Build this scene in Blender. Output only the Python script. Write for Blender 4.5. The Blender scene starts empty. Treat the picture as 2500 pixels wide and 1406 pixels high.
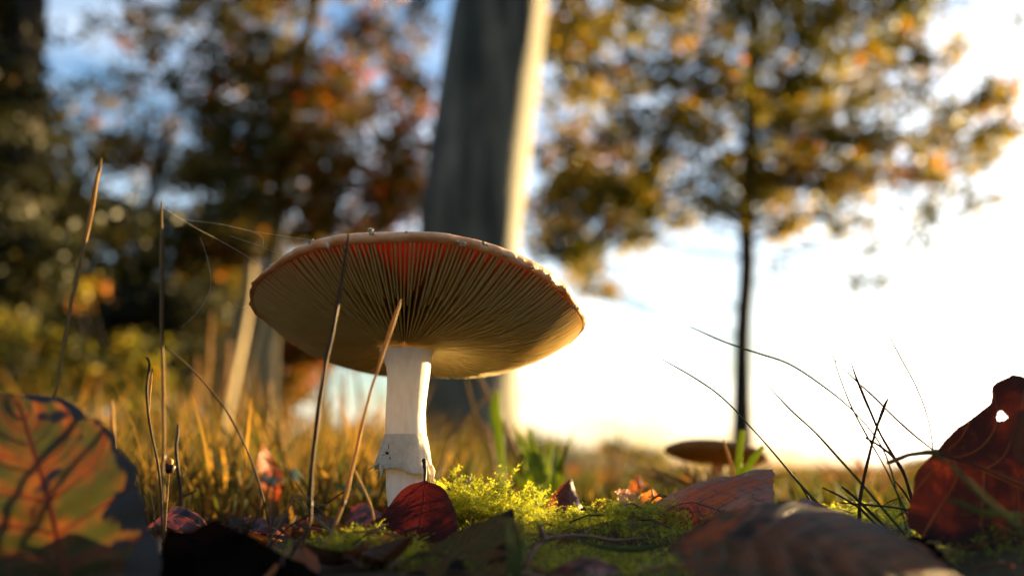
import bpy, math, random
import numpy as np
from mathutils import Vector

random.seed(7)
rng = np.random.default_rng(11)
S = bpy.context.scene
COL = S.collection
R = math.radians

# ------------------------------------------------------------------ camera, sky, sun, exposure
PITCH = R(11.24)
F = 2300.0                       # focal length in photo pixels (2500 wide)
CAM = np.array([0.0, 0.0, 0.020])
FOCUS = 0.238
cd = bpy.data.cameras.new('camera')
cam = bpy.data.objects.new('camera', cd); COL.objects.link(cam)
cam.location = CAM.tolist(); cam.rotation_euler = (math.pi/2 + PITCH, 0, 0)
cd.sensor_width = 36.0; cd.lens = 36.0*F/2500.0
cd.clip_start = 0.004; cd.clip_end = 6000
cd.dof.use_dof = True; cd.dof.focus_distance = FOCUS; cd.dof.aperture_fstop = 8.3
S.camera = cam

SUN_AZ = R(50.0)                 # to the right of the view direction (+Y)
SUN_EL = R(3.2)
w = bpy.data.worlds.new('World'); S.world = w; w.use_nodes = True
nt = w.node_tree; nt.nodes.clear()
wo = nt.nodes.new('ShaderNodeOutputWorld'); bg = nt.nodes.new('ShaderNodeBackground')
sky = nt.nodes.new('ShaderNodeTexSky'); sky.sky_type = 'NISHITA'; sky.sun_disc = False
sky.sun_elevation = SUN_EL; sky.sun_rotation = SUN_AZ
sky.altitude = 100; sky.air_density = 1.0; sky.dust_density = 2.0; sky.ozone_density = 2.6
bg.inputs['Strength'].default_value = 0.086
# thin bright cloud veils in the sky
tcw = nt.nodes.new('ShaderNodeTexCoord'); mpw = nt.nodes.new('ShaderNodeMapping'); mpw.inputs['Scale'].default_value = (3.2, 3.2, 9.0)
nzw = nt.nodes.new('ShaderNodeTexNoise'); nzw.inputs['Scale'].default_value = 1.0; nzw.inputs['Detail'].default_value = 6; nzw.inputs['Roughness'].default_value = .6
mrw = nt.nodes.new('ShaderNodeMapRange'); mrw.interpolation_type = 'SMOOTHSTEP'; mrw.inputs[1].default_value = .36; mrw.inputs[2].default_value = .62; mrw.inputs[4].default_value = .9
hsv = nt.nodes.new('ShaderNodeHueSaturation'); hsv.inputs['Saturation'].default_value = .45; hsv.inputs['Value'].default_value = 1.6
mxw = nt.nodes.new('ShaderNodeMixRGB')
nt.links.new(tcw.outputs['Generated'], mpw.inputs['Vector']); nt.links.new(mpw.outputs[0], nzw.inputs['Vector']); nt.links.new(nzw.outputs['Fac'], mrw.inputs[0])
nt.links.new(sky.outputs[0], hsv.inputs['Color']); nt.links.new(mrw.outputs[0], mxw.inputs[0]); nt.links.new(sky.outputs[0], mxw.inputs[1]); nt.links.new(hsv.outputs[0], mxw.inputs[2])
nt.links.new(mxw.outputs[0], bg.inputs['Color']); nt.links.new(bg.outputs[0], wo.inputs[0])

sl = bpy.data.lights.new('sun', 'SUN'); sl.energy = 4.4; sl.angle = R(0.6); sl.color = (1.0, 0.71, 0.31)
so = bpy.data.objects.new('sun', sl); COL.objects.link(so)
sd = Vector((math.sin(SUN_AZ)*math.cos(SUN_EL), math.cos(SUN_AZ)*math.cos(SUN_EL), math.sin(SUN_EL)))
so.rotation_euler = sd.to_track_quat('Z', 'Y').to_euler(); so.location = (3, 3, 3)

S.view_settings.view_transform = 'Standard'; S.view_settings.look = 'None'
S.view_settings.exposure = 3.1; S.view_settings.gamma = 1.0
S.view_settings.use_curve_mapping = False
S.render.engine = 'CYCLES'
S.cycles.use_denoising = True
S.cycles.max_bounces = 8; S.cycles.diffuse_bounces = 4; S.cycles.transmission_bounces = 5
S.cycles.transparent_max_bounces = 8; S.cycles.caustics_reflective = False; S.cycles.caustics_refractive = False
S.cycles.sample_clamp_indirect = 12

# ------------------------------------------------------------------ helpers: placing
CP, SP = math.cos(PITCH), math.sin(PITCH)
def at(px, py, Y):
    """world point seen at photo pixel (px,py) at forward distance Y"""
    a = (px-1250.0)/F; b = -(py-703.0)/F
    dy = CP - b*SP; dz = SP + b*CP
    t = Y/dy
    return np.array([a*t, Y, CAM[2] + dz*t])
def project(p):
    d = np.asarray(p)-CAM; f = d[1]*CP+d[2]*SP; return 1250+F*d[0]/f, 703-F*(d[2]*CP-d[1]*SP)/f
def pxm(Y, n=1.0): return n*Y/F       # size in metres of n photo pixels at distance Y

def hash2(ix, iy, s):
    v = np.sin(ix*127.1 + iy*311.7 + s*74.7)*43758.5453
    return v - np.floor(v)
def noise2(x, y, s=0):
    x = np.asarray(x, float); y = np.asarray(y, float)
    ix, iy = np.floor(x), np.floor(y); fx, fy = x-ix, y-iy
    fx = fx*fx*(3-2*fx); fy = fy*fy*(3-2*fy)
    a, b = hash2(ix, iy, s), hash2(ix+1, iy, s); c, d = hash2(ix, iy+1, s), hash2(ix+1, iy+1, s)
    return (a*(1-fx)+b*fx)*(1-fy) + (c*(1-fx)+d*fx)*fy - 0.5
MOSS = []      # (x, y, radius x, radius y, mound height)
def ground_h(x, y):
    x = np.asarray(x, float); y = np.asarray(y, float)
    r = np.hypot(x, y)
    h = 0.006*noise2(x*9, y*9, 1)*np.clip(r/0.3, .5, 2) + 0.0025*noise2(x*40, y*40, 2)
    h += np.clip(r-1.0, 0, 6)*0.005*noise2(x*0.9, y*0.9, 3)
    h += np.clip(r-20, 0, 100)*0.003*noise2(x*0.03, y*0.03, 4)
    h -= 0.014*np.exp(-((x/0.10)**2 + ((y-0.02)/0.09)**2))                # hollow where the camera sits
    h += 0.24*np.exp(-(((x+0.1)/0.8)**2 + ((y-5.7)/1.0)**2))             # root mound of the big beech
    wl = np.clip((-x - 0.35*y + 0.5)/6, 0, 1)*np.clip((r-2)/10, 0, 1)
    h += 0.9*wl*wl
    for (mx, my, rx, ry, mh) in MOSS:
        d2 = ((x-mx)/rx)**2 + ((y-my)/ry)**2
        h += mh*np.exp(-d2**1.5)
    return h

# ------------------------------------------------------------------ helpers: objects
ORG = {}
def _props(o, label=None, cat=None, group=None, kind=None):
    if label: o['label'] = label
    if cat: o['category'] = cat
    if group: o['group'] = group
    if kind: o['kind'] = kind
    return o
def thing(name, label, cat, origin, group=None):
    o = bpy.data.objects.new(name, None); COL.objects.link(o)
    o.location = [float(v) for v in origin]; o.empty_display_size = 0.01
    ORG[o] = np.array(origin, float)
    return _props(o, label, cat, group)
def mesh(name, V, Fc, mat, parent=None, origin=None, smooth=True, uv=None, tint=None, mats=None, midx=None):
    V = np.asarray(V, float).reshape(-1, 3)
    if parent is not None: org = ORG[parent]
    else: org = np.array(origin, float) if origin is not None else np.zeros(3)
    me = bpy.data.meshes.new(name)
    V2 = V - org
    if isinstance(Fc, np.ndarray):
        n, k = Fc.shape
        me.vertices.add(len(V2)); me.vertices.foreach_set('co', V2.ravel())
        me.loops.add(n*k); me.loops.foreach_set('vertex_index', Fc.ravel().astype(np.int32))
        me.polygons.add(n); me.polygons.foreach_set('loop_start', np.arange(0, n*k, k, dtype=np.int32))
        me.polygons.foreach_set('loop_total', np.full(n, k, dtype=np.int32))
        me.update(calc_edges=True)
    else:
        me.from_pydata(V2.tolist(), [], [tuple(int(i) for i in f) for f in Fc])
    if uv is not None:
        ul = me.uv_layers.new(name='UVMap')
        li = np.empty(len(me.loops), dtype=np.int32); me.loops.foreach_get('vertex_index', li)
        ul.data.foreach_set('uv', np.asarray(uv, float)[li].ravel())
    if tint is not None:
        at_ = me.attributes.new('tint', 'FLOAT', 'POINT'); at_.data.foreach_set('value', np.asarray(tint, float))
    me.materials.append(mat)
    if mats:
        for m in mats: me.materials.append(m)
        me.polygons.foreach_set('material_index', np.asarray(midx, dtype=np.int32))
    if smooth: me.polygons.foreach_set('use_smooth', [True]*len(me.polygons))
    o = bpy.data.objects.new(name, me); COL.objects.link(o)
    if parent is not None:
        o.parent = parent
    else:
        o.location = org.tolist()
    ORG[o] = org
    return o

def smooth_curve(P, n):
    """Catmull-Rom through the rows of P, n samples"""
    P = np.asarray(P, float)
    if len(P) == 2:
        t = np.linspace(0, 1, n)[:, None]; return P[0]*(1-t)+P[1]*t
    Q = np.vstack([2*P[0]-P[1], P, 2*P[-1]-P[-2]])
    seg = np.linalg.norm(np.diff(P[:, :3], axis=0), axis=1)+1e-9; cum = np.concatenate([[0], np.cumsum(seg)]); cum /= cum[-1]
    out = []
    for t in np.linspace(0, 1, n):
        k = min(max(np.searchsorted(cum, t, side='right')-1, 0), len(P)-2)
        u = (t-cum[k])/(cum[k+1]-cum[k]+1e-12)
        p0, p1, p2, p3 = Q[k], Q[k+1], Q[k+2], Q[k+3]
        out.append(0.5*((2*p1)+(-p0+p2)*u+(2*p0-5*p1+4*p2-p3)*u*u+(-p0+3*p1-3*p2+p3)*u**3))
    return np.array(out)
def tube_geo(C, rad, k=7, flat=1.0, twist=0.0, lump=0.0, seed=0):
    """tube along C (n,3), radii (n,), k sides; returns V, F, uv"""
    C = np.asarray(C, float); n = len(C); rad = np.broadcast_to(np.asarray(rad, float), (n,))
    T = np.gradient(C, axis=0); T /= np.linalg.norm(T, axis=1)[:, None]+1e-12
    up = np.array([0.13, 1.0, 0.07]) if abs(T[0][1]) < .9 else np.array([1.0, 0, 0])
    V = []; UV = []
    N = np.cross(T[0], up); N /= np.linalg.norm(N)
    rs = np.random.default_rng(seed)
    for i in range(n):
        N = N - T[i]*np.dot(N, T[i]); N /= np.linalg.norm(N)+1e-12
        B = np.cross(T[i], N)
        for j in range(k):
            a = 2*math.pi*j/k + twist*i/n
            rr = rad[i]*(1 + lump*(noise2(j*0.9+seed, i*0.35, seed)))
            V.append(C[i] + N*math.cos(a)*rr + B*math.sin(a)*rr*flat); UV.append((i/(n-1), j/k))
    Fc = [(i*k+j, i*k+(j+1) % k, (i+1)*k+(j+1) % k, (i+1)*k+j) for i in range(n-1) for j in range(k)]
    Fc.append(tuple(range(k-1, -1, -1))); Fc.append(tuple((n-1)*k+j for j in range(k)))
    return np.array(V), Fc, np.array(UV)
def join(parts):
    V = []; Fc = []; UV = []; off = 0
    for p in parts:
        V.append(p[0]); Fc += [tuple(i+off for i in f) for f in p[1]]
        UV.append(p[2] if len(p) > 2 else np.zeros((len(p[0]), 2))); off += len(p[0])
    return np.vstack(V), Fc, np.vstack(UV)
def pixline(pts, n):
    """pts = (px,py,Y[,width px]) -> centre line (n,3), radius (n,)"""
    P = np.array([list(at(p[0], p[1], p[2])) + [pxm(p[2], (p[3] if len(p) > 3 else 6)/2)] for p in pts])
    Q = smooth_curve(P, n)
    return Q[:, :3], np.maximum(Q[:, 3], 2e-5)

# ------------------------------------------------------------------ helpers: materials
class NB:
    def __init__(s, name):
        s.m = bpy.data.materials.new(name); s.m.use_nodes = True
        s.t = s.m.node_tree; s.t.nodes.clear()
        s.out = s.t.nodes.new('ShaderNodeOutputMaterial')
    def n(s, typ, **kw):
        nd = s.t.nodes.new(typ)
        for k, v in kw.items():
            if k.startswith('_'): setattr(nd, k[1:], v)
        return nd
    def l(s, a, b): s.t.links.new(a, b)
    def setv(s, sock, v):
        if isinstance(v, (int, float)): sock.default_value = v
        elif isinstance(v, tuple): sock.default_value = v if len(v) == len(sock.default_value) else (v + (1,))
        else: s.l(v, sock)
    def math(s, op, a, b=0.0, c=None, clamp=False):
        nd = s.t.nodes.new('ShaderNodeMath'); nd.operation = op; nd.use_clamp = clamp
        s.setv(nd.inputs[0], a); s.setv(nd.inputs[1], b)
        if c is not None: s.setv(nd.inputs[2], c)
        return nd.outputs[0]
    def mix(s, f, a, b, mode='MIX'):
        nd = s.t.nodes.new('ShaderNodeMixRGB'); nd.blend_type = mode
        s.setv(nd.inputs[0], f); s.setv(nd.inputs[1], a); s.setv(nd.inputs[2], b); return nd.outputs[0]
    def noise(s, scale, detail=4, rough=.55, vec=None, dist=0.0):
        nd = s.t.nodes.new('ShaderNodeTexNoise'); nd.inputs['Scale'].default_value = scale
        nd.inputs['Detail'].default_value = detail; nd.inputs['Roughness'].default_value = rough
        nd.inputs['Distortion'].default_value = dist
        s.l(vec if vec is not None else s.obj(), nd.inputs['Vector']); return nd.outputs['Fac']
    def tc(s):
        if not hasattr(s, '_tc'): s._tc = s.t.nodes.new('ShaderNodeTexCoord')
        return s._tc
    def obj(s): return s.tc().outputs['Object']
    def uvn(s): return s.tc().outputs['UV']
    def scalevec(s, vec, sc):
        nd = s.t.nodes.new('ShaderNodeMapping'); nd.inputs['Scale'].default_value = sc
        s.l(vec, nd.inputs['Vector']); return nd.outputs[0]
    def ramp(s, fac, stops, interp='LINEAR'):
        nd = s.t.nodes.new('ShaderNodeValToRGB'); cr = nd.color_ramp; cr.interpolation = interp
        while len(cr.elements) < len(stops): cr.elements.new(.5)
        for e, (p, c) in zip(cr.elements, stops): e.position = p; e.color = tuple(c)+(1,) if len(c) == 3 else c
        s.l(fac, nd.inputs[0]); return nd.outputs[0]
    def step(s, x, lo, hi):
        nd = s.t.nodes.new('ShaderNodeMapRange'); nd.interpolation_type = 'SMOOTHSTEP'
        s.setv(nd.inputs[0], x); nd.inputs[1].default_value = lo; nd.inputs[2].default_value = hi
        return nd.outputs[0]
    def bump(s, h, strength=.5, dist=0.0005):
        nd = s.t.nodes.new('ShaderNodeBump'); nd.inputs['Strength'].default_value = strength
        nd.inputs['Distance'].default_value = dist; s.l(h, nd.inputs['Height']); return nd.outputs[0]
    def attr(s, name):
        nd = s.t.nodes.new('ShaderNodeAttribute'); nd.attribute_name = name; return nd
    def finish(s, col, rough=.6, trans=0.0, tcol=None, normal=None, spec=.4, sheen=0.0):
        p = s.t.nodes.new('ShaderNodeBsdfPrincipled')
        s.setv(p.inputs['Base Color'], col); s.setv(p.inputs['Roughness'], rough)
        p.inputs['Specular IOR Level'].default_value = spec
        if sheen: p.inputs['Sheen Weight'].default_value = sheen
        if normal is not None: s.l(normal, p.inputs['Normal'])
        if trans:
            t = s.t.nodes.new('ShaderNodeBsdfTranslucent'); s.setv(t.inputs['Color'], tcol if tcol is not None else col)
            if normal is not None: s.l(normal, t.inputs['Normal'])
            mx = s.t.nodes.new('ShaderNodeMixShader'); s.setv(mx.inputs[0], trans)
            s.l(p.outputs[0], mx.inputs[1]); s.l(t.outputs[0], mx.inputs[2]); s.l(mx.outputs[0], s.out.inputs[0])
        else: s.l(p.outputs[0], s.out.inputs[0])
        return s.m

def leaf_mat(name, stops, scale=120, trans=.5, vein=None, nveins=9, vein_w=.10, spots=.0, spotcol=(.01, .006, .004),
             burn=0.0, halo=None, sky_sheen=None, rough=.5, spec=.4, half=None, tgain=1.6, seedoff=0.0):
    b = NB(name)
    v0 = b.n('ShaderNodeMapping'); v0.inputs['Location'].default_value = (seedoff, seedoff*.7, 0); b.l(b.obj(), v0.inputs['Vector'])
    vec = v0.outputs[0]
    n1 = b.noise(scale, 5, .6, vec, .4)
    col = b.ramp(n1, stops)
    sep = b.n('ShaderNodeSeparateXYZ'); b.l(b.uvn(), sep.inputs[0])
    u, v = sep.outputs[0], b.math('SUBTRACT', b.math('MULTIPLY', sep.outputs[1], 2.0), 1.0)
    av = b.math('ABSOLUTE', v)
    wobn = b.math('MULTIPLY', b.math('SUBTRACT', b.noise(scale*.6, 2, .5, vec), .5), .7)
    ph = b.math('FRACT', b.math('ADD', b.math('SUBTRACT', b.math('MULTIPLY', u, float(nveins)), b.math('MULTIPLY', av, 1.6)), b.math('ADD', 20.0, wobn if halo else 0.0)))
    dv = b.math('ABSOLUTE', b.math('SUBTRACT', ph, .5))
    line = b.math('SUBTRACT', 1.0, b.step(dv, .02, vein_w), clamp=True)
    mid = b.math('SUBTRACT', 1.0, b.step(av, .01, .05), clamp=True)
    vm = b.math('MAXIMUM', line, mid)
    fine = b.noise(scale*9, 3, .6, vec)
    if half is not None:                      # upper half coloured greyer to paint in the sky light it catches
        hn = b.step(b.math('ADD', v, b.math('MULTIPLY', b.math('SUBTRACT', n1, .5), .25)), -.06, .06)
        patch = b.step(b.noise(scale*.55, 3, .5, vec), .55, .62)
        hc = b.mix(patch, half, (.13, .035, .008))
        hc = b.mix(b.step(b.noise(scale*3.5, 4, .65, vec), .45, .65), hc, (.05, .032, .028))
        col = b.mix(hn, hc, col)
    if halo is not None:
        wide = b.math('MULTIPLY', b.math('SUBTRACT', 1.0, b.step(b.math('MINIMUM', dv, b.math('MULTIPLY', av, 1.2)), .02, .42), clamp=True), b.step(b.noise(scale*1.3, 4, .6, vec), .38, .62))
        col = b.mix(wide, col, halo)
    if vein is not None: col = b.mix(b.math('MULTIPLY', vm, b.math('ADD', .25, b.math('MULTIPLY', b.noise(scale*2, 2, .5, vec), .9))), col, vein)
    col = b.mix(b.math('MULTIPLY', b.step(fine, .56, .72), .5), col, (.02, .01, .006))
    if spots:
        sp = b.step(b.noise(scale*1.4, 2, .5, vec), .62-spots*.1, .70-spots*.1)
        col = b.mix(sp, col, spotcol)
    if sky_sheen is not None:                     # bluish sky sheen painted into the colour of the raised half
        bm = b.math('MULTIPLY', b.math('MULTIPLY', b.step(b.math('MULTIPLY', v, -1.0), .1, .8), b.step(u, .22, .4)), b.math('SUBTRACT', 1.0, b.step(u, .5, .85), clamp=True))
        col = b.mix(b.math('MULTIPLY', bm, b.math('ADD', .1, b.math('MULTIPLY', b.step(b.noise(scale*4, 5, .65, vec), .40, .62), .7))), col, sky_sheen)
    if burn:
        e = b.math('ADD', b.math('MULTIPLY', v, 1.0), b.math('MULTIPLY', b.math('SUBTRACT', b.noise(scale*1.1, 3, .6, vec), .5), 2.4))
        col = b.mix(b.step(e, 1-burn, 1.06-burn), col, (.012, .006, .005))
    hgt = b.math('ADD', b.math('MULTIPLY', vm, -.6), b.math('MULTIPLY', fine, .5))
    nrm = b.bump(hgt, .6, .0003)
    g = b.n('ShaderNodeGamma'); b.l(col, g.inputs[0]); g.inputs[1].default_value = .85
    if burn: trans = b.math('MULTIPLY', b.math('SUBTRACT', 1.0, b.math('MAXIMUM', b.step(e, 1-burn, 1.06-burn), sp if spots else 0.0)), trans)   # charred tissue lets no light through
    tc_ = b.mix(1.0, g.outputs[0], (tgain*.62, tgain*.40, tgain*.30), 'MULTIPLY')
    return b.finish(col, rough, trans, tc_, nrm, spec)

def stalk_mat(name, c1, c2, trans=.25, rough=.45):
    b = NB(name)
    v = b.scalevec(b.uvn(), (6, 40, 1))
    n = b.noise(2.2, 5, .65, v); n2 = b.noise(900, 3)
    col = b.ramp(n, [(.3, c1), (.7, c2)])
    col = b.mix(b.math('MULTIPLY', b.step(n2, .55, .75), .4), col, (c1[0]*.35, c1[1]*.3, c1[2]*.3))
    st = b.noise(3, 2, .5, b.scalevec(b.uvn(), (1.5, 26, 1)))
    return b.finish(col, .6, trans, None, b.bump(st, .7, .0003), .2)

def tint_mat(name, stops, trans=.5, tgain=1.5, rough=.5, spec=.3):
    b = NB(name); a = b.attr('tint'); col = b.ramp(a.outputs['Fac'], stops)
    tc_ = b.mix(1.0, col, (tgain, tgain*.9, tgain*.6), 'MULTIPLY')
    return b.finish(col, rough, trans, tc_, None, spec)

# ------------------------------------------------------------------ leaf builder
def leaf_geo(mid, left, right, nu=44, nv=22, corr=.0002, nveins=9, ragged=.03, holes=(), holes_px=(), seed=0, wave=.0006):
    """mid/left/right = lists of (px,py,Y) that share their first and last points"""
    def cv(p): return smooth_curve([at(*q) for q in p], nu)
    M, L, Rr = cv(mid), cv(left), cv(right)
    L[0] = Rr[0] = M[0]; L[-1] = Rr[-1] = M[-1]
    V = np.zeros((nu, nv, 3)); UV = np.zeros((nu, nv, 2))
    us = np.linspace(0, 1, nu); vs = np.linspace(-1, 1, nv)
    for j, v in enumerate(vs):
        av = abs(v)
        rg = 1 + (ragged*noise2(us*28+seed, np.full(nu, seed+(v > 0)), 5)*2 + ragged*.6*noise2(us*70, us*0, seed))*max(0, av-.8)/.2
        vv = (v*rg)[:, None]
        V[:, j] = M + vv*(Rr-L)/2 + vv**2*((Rr+L)/2-M)
        UV[:, j, 0] = us; UV[:, j, 1] = (v+1)/2
    du = np.gradient(V, axis=0); dv = np.gradient(V, axis=1)
    N = np.cross(du, dv); N /= np.linalg.norm(N, axis=2)[:, :, None]+1e-12
    N[0] = N[1]; N[-1] = N[-2]
    ph = 2*math.pi*(us[:, None]*nveins - np.abs(vs)[None, :]*1.6)
    env = np.sin(math.pi*np.clip(us, 0, 1))[:, None]**.5
    d = corr*np.cos(ph)*env*np.clip(np.abs(vs)*4, 0, 1)[None, :]
    d += wave*noise2(us[:, None]*4+seed, vs[None, :]*2+seed, 7)*env*2
    V = V + N*d[:, :, None]
    idx = np.arange(nu*nv).reshape(nu, nv)
    Fc = []
    for i in range(nu-1):
        for j in range(nv-1):
            if holes_px:
                pc = (V[i, j]+V[i+1, j+1])/2; hx, hy = project(pc)
                if any(math.hypot(hx-h[0], hy-h[1]) < h[2]*(1+.16*math.sin(3*math.atan2(hy-h[1], hx-h[0])+h[0])+.08*math.sin(7*math.atan2(hy-h[1], hx-h[0]))) for h in holes_px): continue
            u = (us[i]+us[i+1])/2; v = (vs[j]+vs[j+1])/2
            if any(((u-h[0])/h[2])**2 + ((v-h[1])/h[3])**2 < 1+.35*math.sin(7*math.atan2((v-h[1])/h[3], (u-h[0])/h[2])+h[0]*9) for h in holes): continue
            Fc.append((idx[i, j], idx[i+1, j], idx[i+1, j+1], idx[i, j+1]))
    return V, N, Fc, UV
def leaf(name, label, cat, mid, left, right, mat, petiole=None, pet_mat=None, veins=True, vein_mat=None, vr=.00011, group=None, **kw):
    nveins = kw.get('nveins', 9)
    V, N, Fc, UV = leaf_geo(mid, left, right, **kw)
    nu, nv = V.shape[:2]; org = V[0, nv//2].copy()
    if not (veins or petiole):
        o = mesh(name, V, Fc, mat, origin=org, uv=UV.reshape(-1, 2)); return _props(o, label, cat, group)
    t = thing(name, label, cat, org, group)
    mesh('blade', V, Fc, mat, t, uv=UV.reshape(-1, 2))
    vm = vein_mat or mat
    if petiole:
        C, rad = pixline(petiole, 22)
        g = tube_geo(C, rad, 8, lump=.25, seed=3); mesh('petiole', g[0], g[1], pet_mat or vm, t, uv=g[2])
    if veins:
        c = nv//2
        ml = V[1:nu-2, c] if nv % 2 else (V[1:nu-2, c]+V[1:nu-2, c-1])/2
        g = tube_geo(ml, np.linspace(vr*2.2, vr*.6, len(ml)), 6); mesh('midrib', g[0], g[1], vm, t, uv=g[2])
        for k in range(1, nveins):
            for sgn in (-1, 1):
                pts = []
                for s in np.linspace(0.04, .93, 9):
                    u = (k-.15 + s*1.6)/nveins
                    if u > .97: break
                    fu = u*(nu-1); fv = (1+sgn*s)/2*(nv-1)
                    i, j = int(fu), int(fv); a, b_ = fu-i, fv-j
                    i2, j2 = min(i+1, nu-1), min(j+1, nv-1)
                    pts.append(V[i, j]*(1-a)*(1-b_)+V[i2, j]*a*(1-b_)+V[i, j2]*(1-a)*b_+V[i2, j2]*a*b_)
                if len(pts) > 3:
                    g = tube_geo(pts, np.linspace(vr, vr*.4, len(pts)), 4); mesh('side_vein', g[0], g[1], vm, t, uv=g[2])
    return t

# ================================================================== SETTING
# moss mounds (also lift the ground below them)
DOME = at(1175, 1230, .272); MAT_ = at(1400, 1290, .255); 
MOSS += [(DOME[0]-.001, .272, .0145, .013, .0088), (at(1400, 1290, .25)[0], .252, .030, .022, .0045),
         (at(1640, 1290, .25)[0], .245, .022, .02, .005), (at(2130, 1240, .27)[0], .272, .028, .02, .007),
         (at(2400, 1330, .21)[0], .205, .022, .02, .006), (at(860, 1380, .215)[0], .215, .014, .015, .0035),
         (at(1300, 1380, .2)[0], .2, .03, .02, .001)]

b = NB('forest_soil')
n1 = b.noise(60, 6, .65); n2 = b.noise(6, 5, .6); n3 = b.noise(1.1, 4, .6); nf = b.noise(.08, 4, .6)
c = b.ramp(n1, [(.3, (.012, .008, .005)), (.55, (.045, .028, .014)), (.75, (.10, .055, .022))])
g_ = b.ramp(n2, [(.3, (.05, .06, .015)), (.7, (.13, .12, .03))])
c = b.mix(b.step(n3, .40, .6), c, g_)
geo = b.n('ShaderNodeNewGeometry'); sp_ = b.n('ShaderNodeSeparateXYZ'); b.l(geo.outputs['Position'], sp_.inputs[0])
far = b.step(sp_.outputs[1], 3.0, 25.0)
c = b.mix(far, c, b.ramp(nf, [(.3, (.10, .11, .03)), (.7, (.20, .17, .05))]))
M_SOIL = b.finish(c, .9, 0, None, b.bump(n1, .8, .004), .2)

def geo_axis(lo, hi, near, ratio):
    out = [0.0]; s = near
    while out[-1] < hi: out.append(out[-1]+s); s *= ratio
    neg = [0.0]; s = near
    while neg[-1] > lo: neg.append(neg[-1]-s); s *= ratio
    return np.array(sorted(set(neg+out)))
xs = geo_axis(-2500, 2500, .0022, 1.028)
ys0 = geo_axis(-2500, 2500, .0022, 1.028); ys = ys0 + .22
GX, GY = np.meshgrid(xs, ys, indexing='ij')
GZ = ground_h(GX, GY)
nx, ny = GX.shape; idx = np.arange(nx*ny).reshape(nx, ny)
gf = np.stack([idx[:-1, :-1], idx[1:, :-1], idx[1:, 1:], idx[:-1, 1:]], -1).reshape(-1, 4)
o = mesh('ground', np.stack([GX, GY, GZ], -1), gf, M_SOIL); _props(o, kind='structure')

# far hills beyond the clearing
b = NB('far_hill_cover')
c = b.ramp(b.noise(.02, 5, .6), [(.3, (.07, .08, .04)), (.7, (.16, .14, .07))])
M_HILL = b.finish(c, .95, 0, None, None, .1)
az = np.linspace(R(-75), R(85), 400); hv = []; 
for k, (dist, hh) in enumerate([(420, -6), (520, -1), (640, 2.0), (800, 1.0), (1000, -3)]):
    prof = hh + 4*noise2(az*9, az*0, 21)+3*noise2(az*30, az*0+k*.3, 22)+2.0*noise2(az*90, az*0+k*.4, 23)
    if k == 0: prof = np.full_like(az, -6.0)
    hv.append(np.stack([np.sin(az)*dist, np.cos(az)*dist, prof], -1))
hv = np.array(hv); kk, mm = hv.shape[:2]; idx = np.arange(kk*mm).reshape(kk, mm)
hf = np.stack([idx[:-1, :-1], idx[:-1, 1:], idx[1:, 1:], idx[1:, :-1]], -1).reshape(-1, 4)
o = mesh('hills', hv, hf, M_HILL); _props(o, kind='structure')

# ================================================================== TREES
b = NB('beech_bark')
vb = b.scalevec(b.obj(), (1, 1, .35))
n1 = b.noise(7, 6, .6, vb); n2 = b.noise(38, 4, .6, vb); n4 = b.noise(5.5, 4, .6, b.scalevec(b.obj(), (1, 1, .12)))
c = b.ramp(n1, [(.3, (.045, .040, .026)), (.52, (.11, .096, .068)), (.72, (.19, .165, .12))])
c = b.mix(b.step(n2, .58, .7), c, (.045, .045, .03)); c = b.mix(b.math('MULTIPLY', b.step(n4, .47, .60), .8), c, (.014, .016, .010))
M_BARK = b.finish(c, .75, 0, None, b.bump(b.math('ADD', n1, b.math('MULTIPLY', n2, .4)), .8, .02), .3)
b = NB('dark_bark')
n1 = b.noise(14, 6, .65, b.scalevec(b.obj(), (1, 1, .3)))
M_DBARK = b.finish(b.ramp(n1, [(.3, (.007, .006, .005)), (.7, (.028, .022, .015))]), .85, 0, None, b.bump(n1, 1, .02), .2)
b = NB('pale_bark')
n1 = b.noise(9, 5, .6, b.scalevec(b.obj(), (1, 1, .4)))
M_PBARK = b.finish(b.ramp(n1, [(.3, (.10, .068, .028)), (.7, (.30, .21, .09))]), .7, 0, None, b.bump(n1, .6, .01), .3)

M_AUT = tint_mat('autumn_beech_leaves', [(0.0, (.022, .024, .004)), (.4, (.055, .052, .006)), (.66, (.12, .085, .008)),
                 (.85, (.26, .11, .010)), (1.0, (.24, .04, .010))], .45, 1.5)
M_GOLD = tint_mat('golden_green_leaves', [(0.0, (.030, .035, .005)), (.4, (.085, .085, .009)), (.7, (.26, .20, .016)), (1.0, (.30, .12, .012))], .5, 1.6)
M_DARK = tint_mat('dark_wood_leaves', [(0.0, (.012, .016, .006)), (.5, (.035, .035, .010)), (.85, (.07, .05, .012)), (1.0, (.16, .05, .012))], .4, 1.3)

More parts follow.
